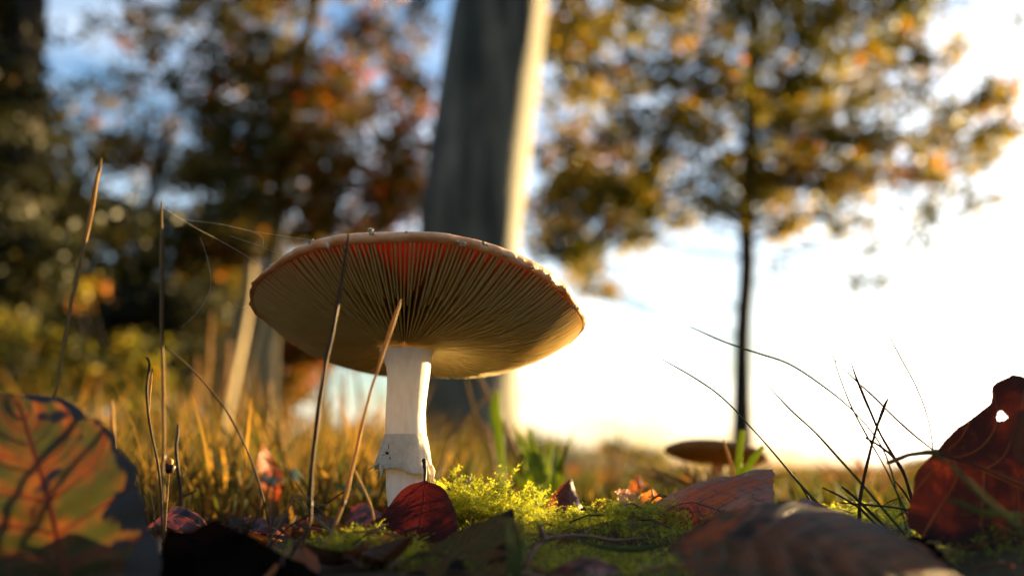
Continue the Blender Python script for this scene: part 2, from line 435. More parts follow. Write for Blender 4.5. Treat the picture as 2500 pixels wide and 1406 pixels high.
DENS = 3.4
def leaves_in(blobs, size, n_per, rg, flat=.35, spray=28):
    """leaf quads (folded, 2 quads each) in sprays inside ellipsoid blobs; returns V,F,tint"""
    P = []; SZ = []; TI = []
    for (c, r, n, tone) in blobs:
        ns = max(1, int(n/spray))
        d = rg.normal(size=(ns, 3)); d /= np.linalg.norm(d, axis=1)[:, None]
        rad = rg.random(ns)**.45
        sc = c + d*rad[:, None]*r
        st = tone + rg.normal(size=ns)*.20
        for k in range(ns):
            m = spray
            off = rg.normal(size=(m, 3))*np.array([1, 1, .75])*size*rg.uniform(.65, 1.15)
            P.append(sc[k]+off); TI.append(st[k]+rg.normal(size=m)*.09)
    P = np.vstack(P); TI = np.clip(np.concatenate(TI), 0, 1); n = len(P)
    sz = size*rg.uniform(.65, 1.15, n)
    nrm = rg.normal(size=(n, 3))*np.array([1, 1, 1.0]) + np.array([0, 0, .9]); nrm /= np.linalg.norm(nrm, axis=1)[:, None]
    t = rg.normal(size=(n, 3)); t -= nrm*np.sum(t*nrm, 1)[:, None]; t /= np.linalg.norm(t, axis=1)[:, None]
    s = np.cross(nrm, t)
    a = sz[:, None]/2; wdt = a*.62; f = nrm*a*.18
    V = np.stack([P-t*a, P-t*a*.1-s*wdt+f, P+t*a, P-t*a*.1+s*wdt+f], 1)
    base = np.arange(n)[:, None]*4
    Fc = np.vstack([base+np.array([0, 1, 2]), base+np.array([0, 2, 3])])
    return V.reshape(-1, 3), Fc, np.repeat(TI, 4)

def tree(name, label, trunk, tk_mat, blobs, leaf_mat_, size, seed, group=None, limbs=(), sides=14, flare=0.0, crown_n=None, twigs=True, auto_limbs=True, dens=1.0):
    """trunk = [(px,py,Y,width px)...] from ground upwards; blobs = (px,py,Y, rx px, ry px, rdepth m, n, tone)"""
    rg = np.random.default_rng(seed)
    C, rad = pixline(trunk, 26)
    gz = float(ground_h(C[0, 0], C[0, 1])) - .03
    org = np.array([C[0, 0], C[0, 1], gz+.03])
    if C[0, 2] > gz: C = np.vstack([[C[0, 0], C[0, 1], gz], C]); rad = np.concatenate([[rad[0]*(1.15+flare)], rad])
    t = thing(name, label, 'tree', org, group)
    g = tube_geo(C, rad, sides, lump=.12, seed=seed)
    mesh('trunk', g[0], g[1], tk_mat, t)
    def wpt(p): return at(*p)
    B = []
    for bb in blobs:
        c = at(bb[0], bb[1], bb[2]); rx, ry = pxm(bb[2], bb[3]), pxm(bb[2], bb[4])
        B.append((c, np.array([rx, bb[5], ry]), bb[6]*dens, bb[7]))
        if auto_limbs and bb[6] > 100:
            # limb from the trunk to the blob, twigs inside it
            k = int(np.argmin(np.abs(C[:, 2]-(c[2]-abs(c[0]-C[len(C)//2, 0])*.35)))); k = min(max(k, 4), len(C)-2)
            p0 = C[k]; pm = (p0*.5+c*.5) + np.array([0, 0, -.04*np.linalg.norm(c-p0)])
            n = 9; L = smooth_curve([p0, pm, c, c+(c-pm)*.5], n)
            g = tube_geo(L, np.linspace(min(rad[k]*.3, .02)*min(1, .35+bb[6]/1400), .003, n), 6, lump=.2, seed=k); mesh('limb', g[0], g[1], tk_mat, t)
            if twigs:
                G = []
                for q in range(5):
                    e = c + rg.normal(size=3)*np.array([rx, bb[5], ry])*.55
                    s0 = L[rg.integers(3, n-1)]
                    Lq = smooth_curve([s0, (s0+e)/2+rg.normal(size=3)*.03*np.linalg.norm(e-s0), e], 6)
                    G.append(tube_geo(Lq, np.linspace(.008, .002, 6), 4))
                G = join(G); mesh('twigs', G[0], G[1], tk_mat, t)
    for lb in limbs:
        L, lr = pixline(lb, 12); g = tube_geo(L, lr, 7, lump=.25, seed=len(lb)); mesh('limb', g[0], g[1], tk_mat, t)
    if B:
        V, Fc, ti = leaves_in(B, size, None, rg)
        mesh('crown', V, Fc, leaf_mat_, t, tint=ti, smooth=False)
    return t

# the big smooth beech behind the mushroom
tree('beech_tree', 'thick smooth grey beech trunk rising directly behind the mushroom cap, sunlit along its right edge',
     [(1140, 1120, 5.6, 380), (1133, 1080, 5.55, 300), (1136, 1000, 5.5, 262), (1142, 800, 5.5, 256), (1152, 560, 5.5, 258), (1182, 300, 5.5, 248),
      (1222, 0, 5.5, 250), (1265, -350, 5.5, 238), (1310, -900, 5.5, 200)], M_BARK, [], M_AUT, .07, 3, sides=28, flare=.25,
     limbs=[[(1232, 480, 5.42, 60), (1246, 452, 5.36, 34), (1252, 442, 5.33, 10)]])

# the slim tree on the right with its golden crown
RB = [ # px, py, Y, rx, ry, rdepth, n, tone
 (1400, 60, 8.6, 150, 120, .8, 1500, .62), (1640, 30, 9.2, 190, 110, .9, 1700, .5), (1900, 10, 8.8, 200, 110, .9, 2000, .42), (2150, 40, 9, 180, 80, .8, 1300, .42),
 (1450, 220, 9, 170, 80, .8, 900, .55), (1700, 190, 8.4, 200, 80, .9, 1100, .5), (1960, 200, 9.3, 210, 110, .9, 2300, .4), (2200, 170, 8.6, 150, 70, .8, 700, .5),
 (1400, 380, 9.2, 140, 70, .7, 1000, .7), (1620, 330, 8.7, 190, 90, .8, 1300, .45), (1850, 360, 9.2, 160, 80, .8, 900, .45), (2080, 330, 8.8, 200, 80, .8, 1300, .5),
 (2330, 290, 9, 140, 60, .7, 600, .55), (2420, 220, 8.8, 90, 30, .5, 260, .35),
 (1380, 500, 8.9, 130, 70, .7, 1300, .6), (1560, 470, 9.1, 150, 70, .7, 1100, .5), (1750, 500, 8.8, 150, 60, .7, 700, .45), (1950, 440, 9, 170, 55, .8, 1100, .62),
 (2170, 430, 8.7, 160, 45, .7, 600, .6), (2350, 380, 9, 110, 50, .6, 400, .55),
 (1400, 600, 9.2, 110, 60, .6, 800, .4), (1560, 560, 8.9, 120, 40, .6, 450, .4), (1920, 530, 8.8, 120, 40, .6, 300, .5),
 (2060, 560, 9, 110, 50, .5, 200, .25), (2120, 680, 8.9, 60, 22, .3, 90, .2), (2180, 600, 9, 70, 25, .4, 90, .2), (2300, 500, 8.9, 80, 50, .5, 180, .3),
 (1460, 720, 9.2, 60, 30, .4, 130, .5), (1430, 670, 9, 60, 30, .4, 130, .5), (1900, 660, 9, 60, 20, .4, 40, .2),
 (2440, 60, 9, 70, 40, .5, 60, .3), (2470, 330, 9, 90, 50, .5, 200, .4), (2440, 480, 9, 80, 40, .5, 110, .3), (1300, -160, 9, 260, 150, 1, 1500, .5), (1800, -200, 9, 420, 160, 1.2, 4200, .4)]
tree('beech_tree', 'slim dark-trunked tree on the right with a loose golden brown crown full of sky gaps',
     [(1812, 1150, 10.44, 60), (1812, 1000, 10.44, 48), (1814, 800, 10.44, 42), (1824, 660, 10.44, 42), (1822, 560, 10.44, 40), (1830, 400, 10.44, 36), (1838, 200, 10.44, 32), (1845, 0, 10.44, 26), (1850, -320, 10.44, 12)],
     M_DBARK, [(x, y, Y*1.16, rx, ry, rd*1.1, int(n*1.0), t_-.03) for (x, y, Y, rx, ry, rd, n, t_) in RB], M_GOLD, .120, 5,
     limbs=[[(1826, 600, 10.44, 10), (1930, 570, 10.32, 6), (2040, 640, 10.32, 7), (2160, 712, 10.32, 3)], [(1828, 500, 10.44, 10), (1980, 450, 10.32, 6), (2110, 540, 10.21, 6), (2180, 615, 10.21, 3)],
            [(1824, 560, 10.44, 14), (1700, 500, 10.44, 9), (1560, 560, 10.44, 6), (1430, 660, 10.44, 4)]])

# the wood on the left: trunks one can tell apart, each with its own crown
LT = [
 ('broad dark ivy-clad tree filling the top left corner', [(-40, 1120, 5.2, 190), (0, 700, 5.2, 170), (20, 300, 5.2, 160), (40, 0, 5.2, 150), (60, -300, 5.2, 140)], M_DBARK,
   [(-10, 60, 5.1, 100, 100, .4, 700, .1), (0, 240, 5.1, 110, 110, .4, 800, .1), (0, 400, 5.1, 120, 100, .4, 900, .15), (110, 480, 5.6, 140, 110, .5, 700, .2), (0, 560, 5.4, 200, 90, .6, 900, .25), (30, 640, 5.0, 130, 120, .3, 900, .2), (260, 520, 6.2, 150, 60, .5, 260, .3)], M_DARK, .07),
 ('tree with a dark crossing trunk and brown orange crown, left of the thick beech', [(650, 1110, 9.5, 52), (655, 900, 9.5, 46), (672, 560, 9.5, 40), (700, 330, 9.5, 36), (740, 140, 9.5, 30), (775, 0, 9.5, 24), (790, -160, 9.5, 14)], M_DBARK,
   [(640, 60, 9.3, 100, 90, .8, 500, .4), (760, 240, 9.6, 150, 110, .9, 1300, .55), (900, 120, 9.3, 110, 70, .8, 350, .5), (980, 330, 9.4, 100, 120, .8, 500, .6), (820, 420, 9.2, 180, 110, .9, 1500, .5),
    (960, 500, 9.6, 90, 80, .8, 700, .65), (600, 200, 9.6, 130, 90, .9, 800, .45), (560, 330, 9.3, 120, 60, .8, 320, .45), (620, 440, 9.5, 120, 100, .9, 900, .4), (440, 120, 9.4, 130, 50, .8, 160, .5), (1000, 60, 9.5, 90, 60, .7, 200, .4), (720, -80, 9.4, 320, 90, 1, 1900, .4), (330, 60, 9.4, 150, 60, .8, 260, .4), (250, 190, 9.4, 140, 70, .8, 200, .4), (200, 330, 9.4, 140, 60, .7, 420, .3), (480, 30, 9.5, 140, 50, .8, 380, .35), (470, 250, 9.3, 140, 80, .8, 520, .4), (360, 400, 9.3, 140, 50, .7, 420, .3), (560, 420, 9.3, 100, 60, .7, 400, .35), (690, 340, 9.3, 110, 90, .9, 900, .35), (840, 200, 9.8, 80, 120, .8, 500, .45), (1010, 220, 9.5, 60, 60, .6, 250, .6), (560, 130, 9.6, 70, 60, .6, 160, .4), (760, 560, 9.5, 200, 60, .8, 1200, .45), (980, 420, 9.5, 80, 60, .6, 300, .8)], M_AUT, .10),
 ('tree with an olive brown crown at mid height, behind the two tall stalks', [(330, 1110, 8.2, 40), (340, 800, 8.2, 36), (352, 600, 8.2, 32), (380, 440, 8.2, 26), (420, 300, 8.2, 16)], M_DBARK,
   [(300, 560, 8.2, 170, 70, .7, 800, .35), (480, 590, 8, 160, 80, .7, 1100, .35), (180, 620, 8.4, 160, 90, .7, 1000, .3), (400, 700, 8.1, 190, 70, .8, 1100, .35), (560, 660, 8.3, 140, 110, .7, 1400, .5), (480, 430, 8.2, 130, 40, .6, 260, .4), (360, 350, 8.2, 110, 40, .6, 120, .45), (590, 540, 8.2, 90, 90, .6, 700, .3), (420, 800, 8.3, 200, 70, .7, 1300, .3), (600, 780, 8.4, 90, 80, .6, 700, .35), (240, 740, 8.4, 200, 80, .7, 900, .3)], M_AUT, .07),
 ('young tree with rusty orange foliage showing under the left rim of the cap', [(800, 1100, 11, 24), (790, 900, 11, 22), (770, 700, 11, 18), (760, 560, 11, 12)], M_DBARK,
   [(740, 860, 11, 100, 60, .8, 1300, .8), (620, 780, 10.8, 110, 90, .8, 1500, .65), (820, 780, 11, 140, 80, .8, 1400, .75), (700, 940, 11, 70, 60, .6, 650, .75), (900, 860, 11, 80, 40, .6, 450, .8), (560, 920, 11, 130, 80, .7, 1300, .6), (640, 1010, 11, 70, 50, .6, 500, .6), (430, 900, 11, 120, 90, .7, 1000, .4)], M_AUT, .08),
 ('low dark tree closing the wood behind the left stalks', [(120, 1110, 7, 46), (130, 900, 7, 40), (150, 700, 7, 30), (160, 620, 7, 18)], M_DBARK,
   [(60, 760, 7, 170, 110, .7, 1500, .4), (240, 800, 7.2, 170, 110, .7, 1700, .3), (100, 920, 7, 180, 80, .7, 1200, .45), (330, 900, 7.3, 160, 90, .7, 1300, .3), (470, 800, 7.4, 130, 100, .7, 1200, .25), (60, 620, 7, 150, 70, .6, 800, .35)], M_DARK, .075),
]
for k, (lab, tr, bm_, bl, lm, sz) in enumerate(LT):
    if k == 1: bl = [q[:7]+(min(q[7]+.06, .74),) for q in bl]
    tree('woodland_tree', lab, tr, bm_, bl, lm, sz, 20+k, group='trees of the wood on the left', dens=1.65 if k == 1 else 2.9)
LEAN = [
 ('pale golden sunlit sapling trunk leaning right, just left of the mushroom', [(610, 1110, 5, 52), (620, 1000, 5, 46), (638, 900, 5, 44), (660, 790, 5, 40), (684, 690, 5, 24)], M_PBARK),
 ('dark trunk close on the left side of the pale golden sapling', [(545, 1110, 6.4, 50), (570, 980, 6.4, 48), (610, 840, 6.4, 44), (650, 690, 6.4, 36), (690, 540, 6.4, 22)], M_DBARK),
 ('rust brown trunk leaning right in the golden grass, left of the dark trunk', [(520, 1110, 5.6, 52), (545, 980, 5.6, 50), (575, 850, 5.6, 44), (600, 740, 5.6, 34), (615, 640, 5.6, 22)], M_PBARK),
 ('thinnest dark trunk of the leaning group, second from the left stalks', [(500, 1110, 7, 32), (520, 1010, 7, 30), (560, 850, 7, 28), (590, 740, 7, 22)], M_DBARK),
]
for k, (lab, tr, m_) in enumerate(LEAN):
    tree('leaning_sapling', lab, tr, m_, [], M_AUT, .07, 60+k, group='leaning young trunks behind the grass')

# bushes under the wood (golden green patches at the left)
def bush(label, blobs, mat_, size, seed, stems):
    rg = np.random.default_rng(seed)
    c0 = at(blobs[0][0], 1100, blobs[0][2]); gz = float(ground_h(c0[0], c0[1])); org = np.array([c0[0], c0[1], gz])
    t = thing('bush', label, 'bush', org, 'undergrowth bushes at the edge of the wood')
    B = [(at(q[0], q[1], q[2]), np.array([pxm(q[2], q[3]), q[5], pxm(q[2], q[4])]), q[6], q[7]) for q in blobs]
    G = []
    for s_ in range(stems):
        bb = B[s_ % len(B)]; e = bb[0]+rg.normal(size=3)*bb[1]*.4
        L = smooth_curve([org+rg.normal(size=3)*np.array([.05, .05, 0]), (org+e)/2+rg.normal(size=3)*.05, e], 8)
        G.append(tube_geo(L, np.linspace(.012, .003, 8), 5))
    G = join(G); mesh('stems', G[0], G[1], M_DBARK, t)
    V, Fc, ti = leaves_in(B, size, None, rg); mesh('foliage', V, Fc, mat_, t, tint=ti, smooth=False)
bush('golden green bush at the far left edge beside the leaning stalk', [(60, 880, 4.4, 150, 150, .35, 1300, .5), (40, 1020, 4.3, 150, 80, .3, 700, .45)], M_GOLD, .05, 71, 12)
bush('yellow tipped dark bush between the two tallest stalks', [(300, 940, 4.8, 150, 130, .35, 1200, .35), (210, 700, 5.0, 70, 30, .2, 160, .9), (320, 1060, 4.6, 130, 50, .3, 500, .4)], M_GOLD, .05, 72, 12)
bush('dark green bush filling the gap left of the leaning dark trunks', [(470, 900, 6.8, 120, 110, .4, 1500, .3), (400, 1030, 6.6, 110, 60, .4, 900, .35)], M_DARK, .06, 75, 8)
bush('rusty low bush behind the right end of the left grass', [(860, 1080, 6.5, 110, 35, .4, 700, .8), (720, 1080, 6.8, 80, 40, .4, 500, .6)], M_AUT, .05, 73, 8)
bush('yellow green low bush on the root mound right of the thick beech', [(1330, 1120, 5.2, 70, 45, .3, 500, .3), (1290, 1090, 5.4, 45, 40, .2, 260, .3)], M_GOLD, .04, 74, 8)

# unseen leaf mass left of and behind the camera, added to cut sky light
rg = np.random.default_rng(404); n = 9000
azb = rg.uniform(R(112), R(318), n); rb = rg.uniform(8.5, 12.5, n); hb = rg.random(n)**1.1*9.5
P = np.stack([np.sin(azb)*rb, np.cos(azb)*rb, hb], -1); nrm = rg.normal(size=(n, 3)); nrm /= np.linalg.norm(nrm, axis=1)[:, None]
tt = np.cross(nrm, rg.normal(size=(n, 3))); tt /= np.linalg.norm(tt, axis=1)[:, None]; ss = np.cross(nrm, tt); a_ = rg.uniform(.14, .26, n)[:, None]
V = np.stack([P-tt*a_, P-ss*a_*.6, P+tt*a_, P+ss*a_*.6], 1).reshape(-1, 3)
o = mesh('shade_woodland', V, np.arange(n*4).reshape(n, 4), M_DARK, tint=np.repeat(np.clip(rg.normal(size=n)*.2+.4, 0, 1), 4), smooth=False)
_props(o, 'dark woodland leaves, unseen, added beside and behind the viewpoint to dim the sky light', 'shade_woodland', kind='stuff')

# far tree clumps on the horizon
for k, (px, wd, hgt, lab) in enumerate([(1530, 170, 88, 'round grey-green far tree clump left of the distant small mushroom'), (1400, 130, 56, 'lower pale far tree clump beside the root mound'),
                                         (2290, 160, 40, 'far tree clump on the horizon behind the right hand dead leaf')]):
    rg = np.random.default_rng(90+k); Y = 85.0; c0 = at(px, 1160, Y)
    t = thing('far_tree', lab, 'tree', (c0[0], Y, float(ground_h(c0[0], Y))), 'far tree clumps on the horizon')
    g = tube_geo([(c0[0], Y, float(ground_h(c0[0], Y))-.3), (c0[0], Y, c0[2]+.9)], [.35, .2], 7); mesh('trunk', g[0], g[1], M_DBARK, t)
    B = [(at(px+wd*.5*q, 1160-hgt*(.55-.2*abs(q)), Y), np.array([pxm(Y, wd*.28), 1.5, pxm(Y, hgt*.5)]), 900, .3) for q in (-.6, 0, .6)]
    V, Fc, ti = leaves_in(B, .42, None, rg); mesh('crown', V, Fc, M_GOLD, t, tint=ti, smooth=False)

# ================================================================== MUSHROOM
def skin_mat():
    b = NB('cap_skin')
    n1 = b.noise(160, 5, .6); n2 = b.noise(1400, 3, .6)
    c = b.ramp(n1, [(.35, (.62, .27, .10)), (.55, (.74, .42, .20)), (.72, (.80, .60, .40))])
    c = b.mix(b.math('MULTIPLY', b.step(n2, .5, .7), .35), c, (.62, .42, .28))
    return b.finish(c, .5, .10, (.95, .35, .12), b.bump(b.math('ADD', n1, n2), .6, .0004), .5)
M_SKIN = skin_mat()
b = NB('gill_cream')
n1 = b.noise(260, 4, .6); n2 = b.noise(2500, 2)
c = b.ramp(n1, [(.3, (.76, .58, .25)), (.7, (.88, .74, .40))]); c = b.mix(b.math('MULTIPLY', b.step(n2, .6, .75), .5), c, (.8, .68, .42))
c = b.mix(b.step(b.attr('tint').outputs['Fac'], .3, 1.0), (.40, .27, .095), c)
M_GILL = b.finish(c, .6, .36, (.8, .55, .15), b.bump(n2, .4, .0001), .3)
b = NB('cap_underskin')
n1 = b.noise(200, 3)
thin = b.math('MULTIPLY', b.step(b.attr('tint').outputs['Fac'], .45, 1.0), .5)   # flesh is thick near the stem, thin at the margin
M_CEIL = b.finish(b.ramp(n1, [(.3, (.22, .10, .035)), (.7, (.32, .17, .06))]), .7, thin, (.95, .07, .03), None, .2)
b = NB('mushroom_stem')
vs_ = b.scalevec(b.obj(), (1, 1, .22))
n1 = b.noise(700, 3, .5, vs_); n2 = b.noise(200, 4, .6); n3 = b.noise(1500, 2)
c = b.ramp(n1, [(.3, (.68, .67, .61)), (.6, (.80, .79, .74)), (.8, (.84, .83, .79))])
c = b.mix(b.math('MULTIPLY', b.step(n2, .55, .72), .35), c, (.55, .50, .36))
c = b.mix(b.step(n3, .74, .78), c, (.20, .14, .08))
M_STEM = b.finish(c, .65, .18, (.9, .75, .45), b.bump(b.math('ADD', n1, n2), .35, .0003), .3)
b = NB('ring_membrane')
n1 = b.noise(700, 5, .65); n2 = b.noise(190, 3)
c = b.ramp(n1, [(.3, (.52, .50, .42)), (.62, (.74, .72, .66))]); c = b.mix(b.math('MULTIPLY', b.step(n2, .56, .7), .4), c, (.42, .36, .22))
M_RING = b.finish(c, .7, .35, (.95, .8, .5), b.bump(n1, .9, .0005), .3)
b = NB('wart_tissue')
n1 = b.noise(1800, 4)
M_WART = b.finish(b.ramp(n1, [(.38, (.10, .06, .03)), (.5, (.50, .40, .26)), (.65, (.72, .66, .52))]), .8, 0, None, b.bump(n1, 1, .0003), .2)
b = NB('black_debris'); M_BLACK = b.finish((.008, .006, .004), .6, 0, None, None, .4)

def ae(px, py):            # azimuth (rad), height slope z/Y at unit Y, relative to the eye
    p = at(px, py, 1.0); return math.atan2(p[0], 1.0), (p[2]-CAM[2])
CC = np.array([0.0, 0.0])
aL, aR = ae(615, 725)[0], ae(1425, 800)[0]
am, ah = (aL+aR)/2, (aR-aL)/2; DC = .262
CC = np.array([math.sin(am)*DC, math.cos(am)*DC]); CR = math.sin(ah)*DC
NEAR_IN = [(615, 725), (624, 706), (650, 668), (700, 632), (760, 612), (850, 598), (950, 591), (1050, 589), (1130, 601), (1200, 620), (1260, 645), (1320, 682), (1370, 718), (1400, 752), (1419, 790), (1425, 805)]
NEAR_OUT = [(615, 722), (624, 690), (650, 656), (690, 624), (735, 600), (800, 582), (860, 569), (950, 563), (1050, 566), (1100, 574), (1180, 596), (1250, 613), (1300, 638), (1350, 676), (1395, 722), (1414, 760), (1425, 800)]
FAR = [(615, 725), (622, 752), (640, 782), (690, 822), (740, 858), (800, 888), (870, 906), (940, 918), (1000, 922), (1070, 926), (1150, 921), (1220, 910), (1300, 895), (1370, 868), (1410, 838), (1425, 800)]
def fit(near, far):
    def tab(pts): A = np.array([ae(*p) for p in pts]); return A[np.argsort(A[:, 0])]
    N_, F_ = tab(near), tab(far)
    th = np.linspace(0, 2*math.pi, 361)[:-1]; z = []; wt = []
    for a in th:
        x, y = CC[0]+CR*math.cos(a), CC[1]+CR*math.sin(a); az_ = math.atan2(x, y)
        T = N_ if math.sin(a) < 0 else F_
        # the slope z/Y was taken at Y = 1, so z = slope * y
        # nearest tangent point decides which side of the outline is seen
        side = (x*(x-CC[0]) + y*(y-CC[1])) < 0
        T = N_ if side else F_
        z.append(np.interp(az_, T[:, 0], T[:, 1])*y); wt.append(1)
    z = np.array(z); A = [np.ones_like(th)]
    for k in range(1, 6): A += [np.cos(k*th), np.sin(k*th)]
    A = np.array(A).T; co, *_ = np.linalg.lstsq(A, z, rcond=None)
    def f(t):
        t = np.asarray(t, float); r = co[0]*np.ones_like(t)
        for k in range(1, 6): r = r+co[2*k-1]*np.cos(k*t)+co[2*k]*np.sin(k*t)
        return r + CAM[2]
    return f
zin = fit(NEAR_IN, FAR); zout = fit(NEAR_OUT, FAR)
SY = .256
AT = at(992, 852, SY); AX = np.array([AT[0], AT[1]]); ZA = AT[2]; RA = pxm(SY, 50)
def env_pt(rho, th):
    """lower edge of the gills: rho 0 at the stem, 1 at the rim"""
    th = np.asarray(th, float); rho = np.asarray(rho, float)
    rim = np.stack([CC[0]+CR*np.cos(th), CC[1]+CR*np.sin(th)], -1)
    st = np.stack([AX[0]+RA*np.cos(th), AX[1]+RA*np.sin(th)], -1)
    xy = st + (rim-st)*rho[..., None]
    zr = zin(th)
    right = np.clip(np.cos(th-.35), 0, 1)
    z = ZA + (zr-ZA)*rho**1.15 - (.0016+.0022*right)*np.sin(math.pi*rho**1.3)*(1+.0*th) + .0016*right*rho**7
    z = z + .00025*np.sin(th*9+1)*rho**3
    return np.concatenate([xy, z[..., None]], -1)
def gdepth(rho): return .00045 + .0032*np.sin(math.pi*np.clip(rho*.93+.06, 0, 1))**.8
CAPL = 'red-capped white-gilled mushroom standing tall at the centre, seen from below'
base = at(992, 1300, SY); base[2] = float(ground_h(base[0], base[1]))
MU = thing('mushroom', CAPL, 'mushroom', base)
# cap: closed shell = gill ceiling below + margin + skin above
nth = 288; th = np.linspace(0, 2*math.pi, nth, endpoint=False)
rows = []; wob = 1+.006*np.sin(th*5+.6)+.004*np.sin(th*11+2)
for rho in [0.0, .12, .25, .4, .55, .7, .82, .91, .965]:
    p = env_pt(np.full(nth, rho), th); p[:, 2] += gdepth(rho); rows.append(p)
nceil = len(rows)
p1 = env_pt(np.full(nth, .992), th); p1[:, 2] += .0001; rows.append(p1)
bh = np.clip(zout(th)-zin(th), .0003, .004)
outn = np.stack([np.cos(th), np.sin(th)], -1)
def ringrow(dr, dz):
    p = env_pt(np.ones(nth), th); p[:, :2] += outn*(np.broadcast_to(dr, (nth,))*wob*(.3+.7*np.clip(-np.sin(th)+.25, 0, 1)) + .0004*noise2(th*9, th*0, 71) + .00022*noise2(th*40, th*0, 72))[:, None]; p[:, 2] += dz; return p
lump = 1+.7*noise2(th*14, th*0, 31)+.5*noise2(th*70, th*0, 32)
near_w = np.clip(-np.sin(th), 0, 1)
rows.append(ringrow(.0003, .00005*np.ones(nth)))
rows.append(ringrow(.0009*lump, bh*.22)); rows.append(ringrow(.0012*lump, bh*.5)); rows.append(ringrow(.0009*lump, bh*.8)); rows.append(ringrow(-.0001, bh*1.0+.0001*lump))
nmarg = len(rows)
for rho, dz in [(.93, .0019), (.82, .0036), (.66, .0046), (.45, .0062), (.25, .0078), (.08, .0088)]:
    p = env_pt(np.full(nth, rho), th); p[:, 2] += dz + gdepth(rho)*.4; rows.append(p)
V = np.array(rows); nr = len(rows)
idx = np.arange(nr*nth).reshape(nr, nth)
def ringfaces(a, b_):
    f = []
    for i in range(a, b_):
        for j in range(nth): f.append((idx[i, j], idx[i, (j+1) % nth], idx[i+1, (j+1) % nth], idx[i+1, j]))
    return f
f1 = ringfaces(0, nceil); f2 = ringfaces(nceil, nr-1)
V = V.reshape(-1, 3); V = np.vstack([V, [[AX[0], AX[1], rows[-1][:, 2].mean()+.0006]]])
f2 += [(idx[nr-1, j], idx[nr-1, (j+1) % nth], len(V)-1) for j in range(nth)]
ctint = np.concatenate([np.repeat([0.0, .12, .25, .4, .55, .7, .82, .91, .965, 1, 1, 1, 1, 1, 1, .93, .82, .66, .45, .25, .08], nth), [0.0]])
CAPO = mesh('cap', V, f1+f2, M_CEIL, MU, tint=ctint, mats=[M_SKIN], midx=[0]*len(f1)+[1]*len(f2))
# gills, each one a blade of its own; gill.* are sub-parts of the cap
ng = 250
rs = np.random.default_rng(5)
for k in range(ng):
    a = 2*math.pi*(k+rs.uniform(-.22, .22))/ng
    short = k % 2 == 1
    r0 = rs.uniform(.30, .62) if short else 0.0
    n = 14 if short else 22
    rho = r0 + (.992-r0)*np.linspace(0, 1, n)**.9
    ph, am_ = rs.uniform(0, 6.28), rs.uniform(.1, 1)*.0045
    tht = a + am_*np.sin(rho*7+ph) + (rs.uniform(-.03, .03)*(rho-.5) if rs.random() < .12 else 0)
    low = env_pt(rho, tht); dpt = gdepth(rho)
    if short: low[:, 2] += dpt*.85*np.exp(-(rho-r0)/.06)
    low[:, 2] += .00012*rs.normal(size=n)*np.sin(math.pi*rho)
    top = low.copy(); top[:, 2] = env_pt(rho, tht)[:, 2]+dpt+.0002
    tn = np.stack([-np.sin(tht), np.cos(tht), 0*tht], -1)
    tk = (.00020+.00009*rs.random())*(.55+.45*rho)[:, None]
    if rho[0] == 0: tk = tk*np.clip(.35+rho*3, 0, 1)[:, None]
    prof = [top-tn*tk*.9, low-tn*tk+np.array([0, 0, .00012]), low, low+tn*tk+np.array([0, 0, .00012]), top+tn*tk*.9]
    Vg = np.stack(prof, 1).reshape(-1, 3); m = 5
    Fg = [(i*m+j, (i+1)*m+j, (i+1)*m+j+1, i*m+j+1) for i in range(n-1) for j in range(m-1)]
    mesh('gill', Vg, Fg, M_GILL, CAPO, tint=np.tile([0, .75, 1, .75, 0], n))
# warts and ragged veil crumbs on the margin
def crumb(c, r, seed, stretch=(1, 1, 1)):
    rs_ = np.random.default_rng(seed); Vc = []; nl, nm = 7, 9
    for i in range(nl+1):
        ph = math.pi*i/nl
        for j in range(nm):
            q = 2*math.pi*j/nm; d = np.array([math.sin(ph)*math.cos(q), math.sin(ph)*math.sin(q), math.cos(ph)])
            Vc.append(np.array(c)+d*r*np.array(stretch)*(1+.9*noise2(d[0]*2.2+seed, d[1]*2.2+d[2]*1.7, seed)+.25*rs_.uniform(-1, 1)))
    Fc = [(i*nm+j, i*nm+(j+1) % nm, (i+1)*nm+(j+1) % nm, (i+1)*nm+j) for i in range(nl) for j in range(nm)]
    return np.array(Vc), Fc
def rim_at(px, py, rr=None):
    """point on the outside of the near margin under this pixel"""
    a_, s_ = ae(px, py)
    d = np.array([math.sin(a_), math.cos(a_)]); bq = d@CC; cq = CC@CC-(CR+.0008)**2
    t = bq - math.sqrt(max(bq*bq-cq, 0)); y = d[1]*t
    return at(px, py, y)
for k, (px, py, r) in enumerate([(757, 593, 9), (764, 588, 7), (813, 579, 6), (904, 562, 9), (908, 569, 10), (1052, 574, 12), (1040, 572, 7), (1132, 596, 11), (1118, 590, 8), (1180, 594, 9), (1187, 599, 8),
                                 (1232, 622, 9), (1300, 655, 9), (1350, 690, 8), (1362, 700, 7), (1402, 748, 8), (1410, 752, 7), (700, 622, 6), (992, 566, 5)]):
    c_ = rim_at(px, py); g = crumb(c_, pxm(c_[1], r*.62), 40+k, (1.15, .6, .8)); mesh('wart', g[0], g[1], M_WART, CAPO)
c_ = rim_at(800, 598); g = tube_geo([c_+np.array([-.0002, 0, .0006]), c_, c_+np.array([.0003, -.0002, -.001])], [.0003, .0005, .00025], 6, lump=.6); mesh('veil_shred', g[0], g[1], M_RING, CAPO)
for k, (px, py) in enumerate([(640, 742), (928, 900)]):
    c_ = at(px, py, .262 if k == 0 else .23)
# dark specks caught in the gills
for k, (px, py, rho_) in enumerate([(1093, 718, .5)]):
    g = crumb(at(px, py, .2305), .00045, 77, (2.0, .5, .7)); mesh('debris_speck', g[0], g[1], M_BLACK, CAPO)
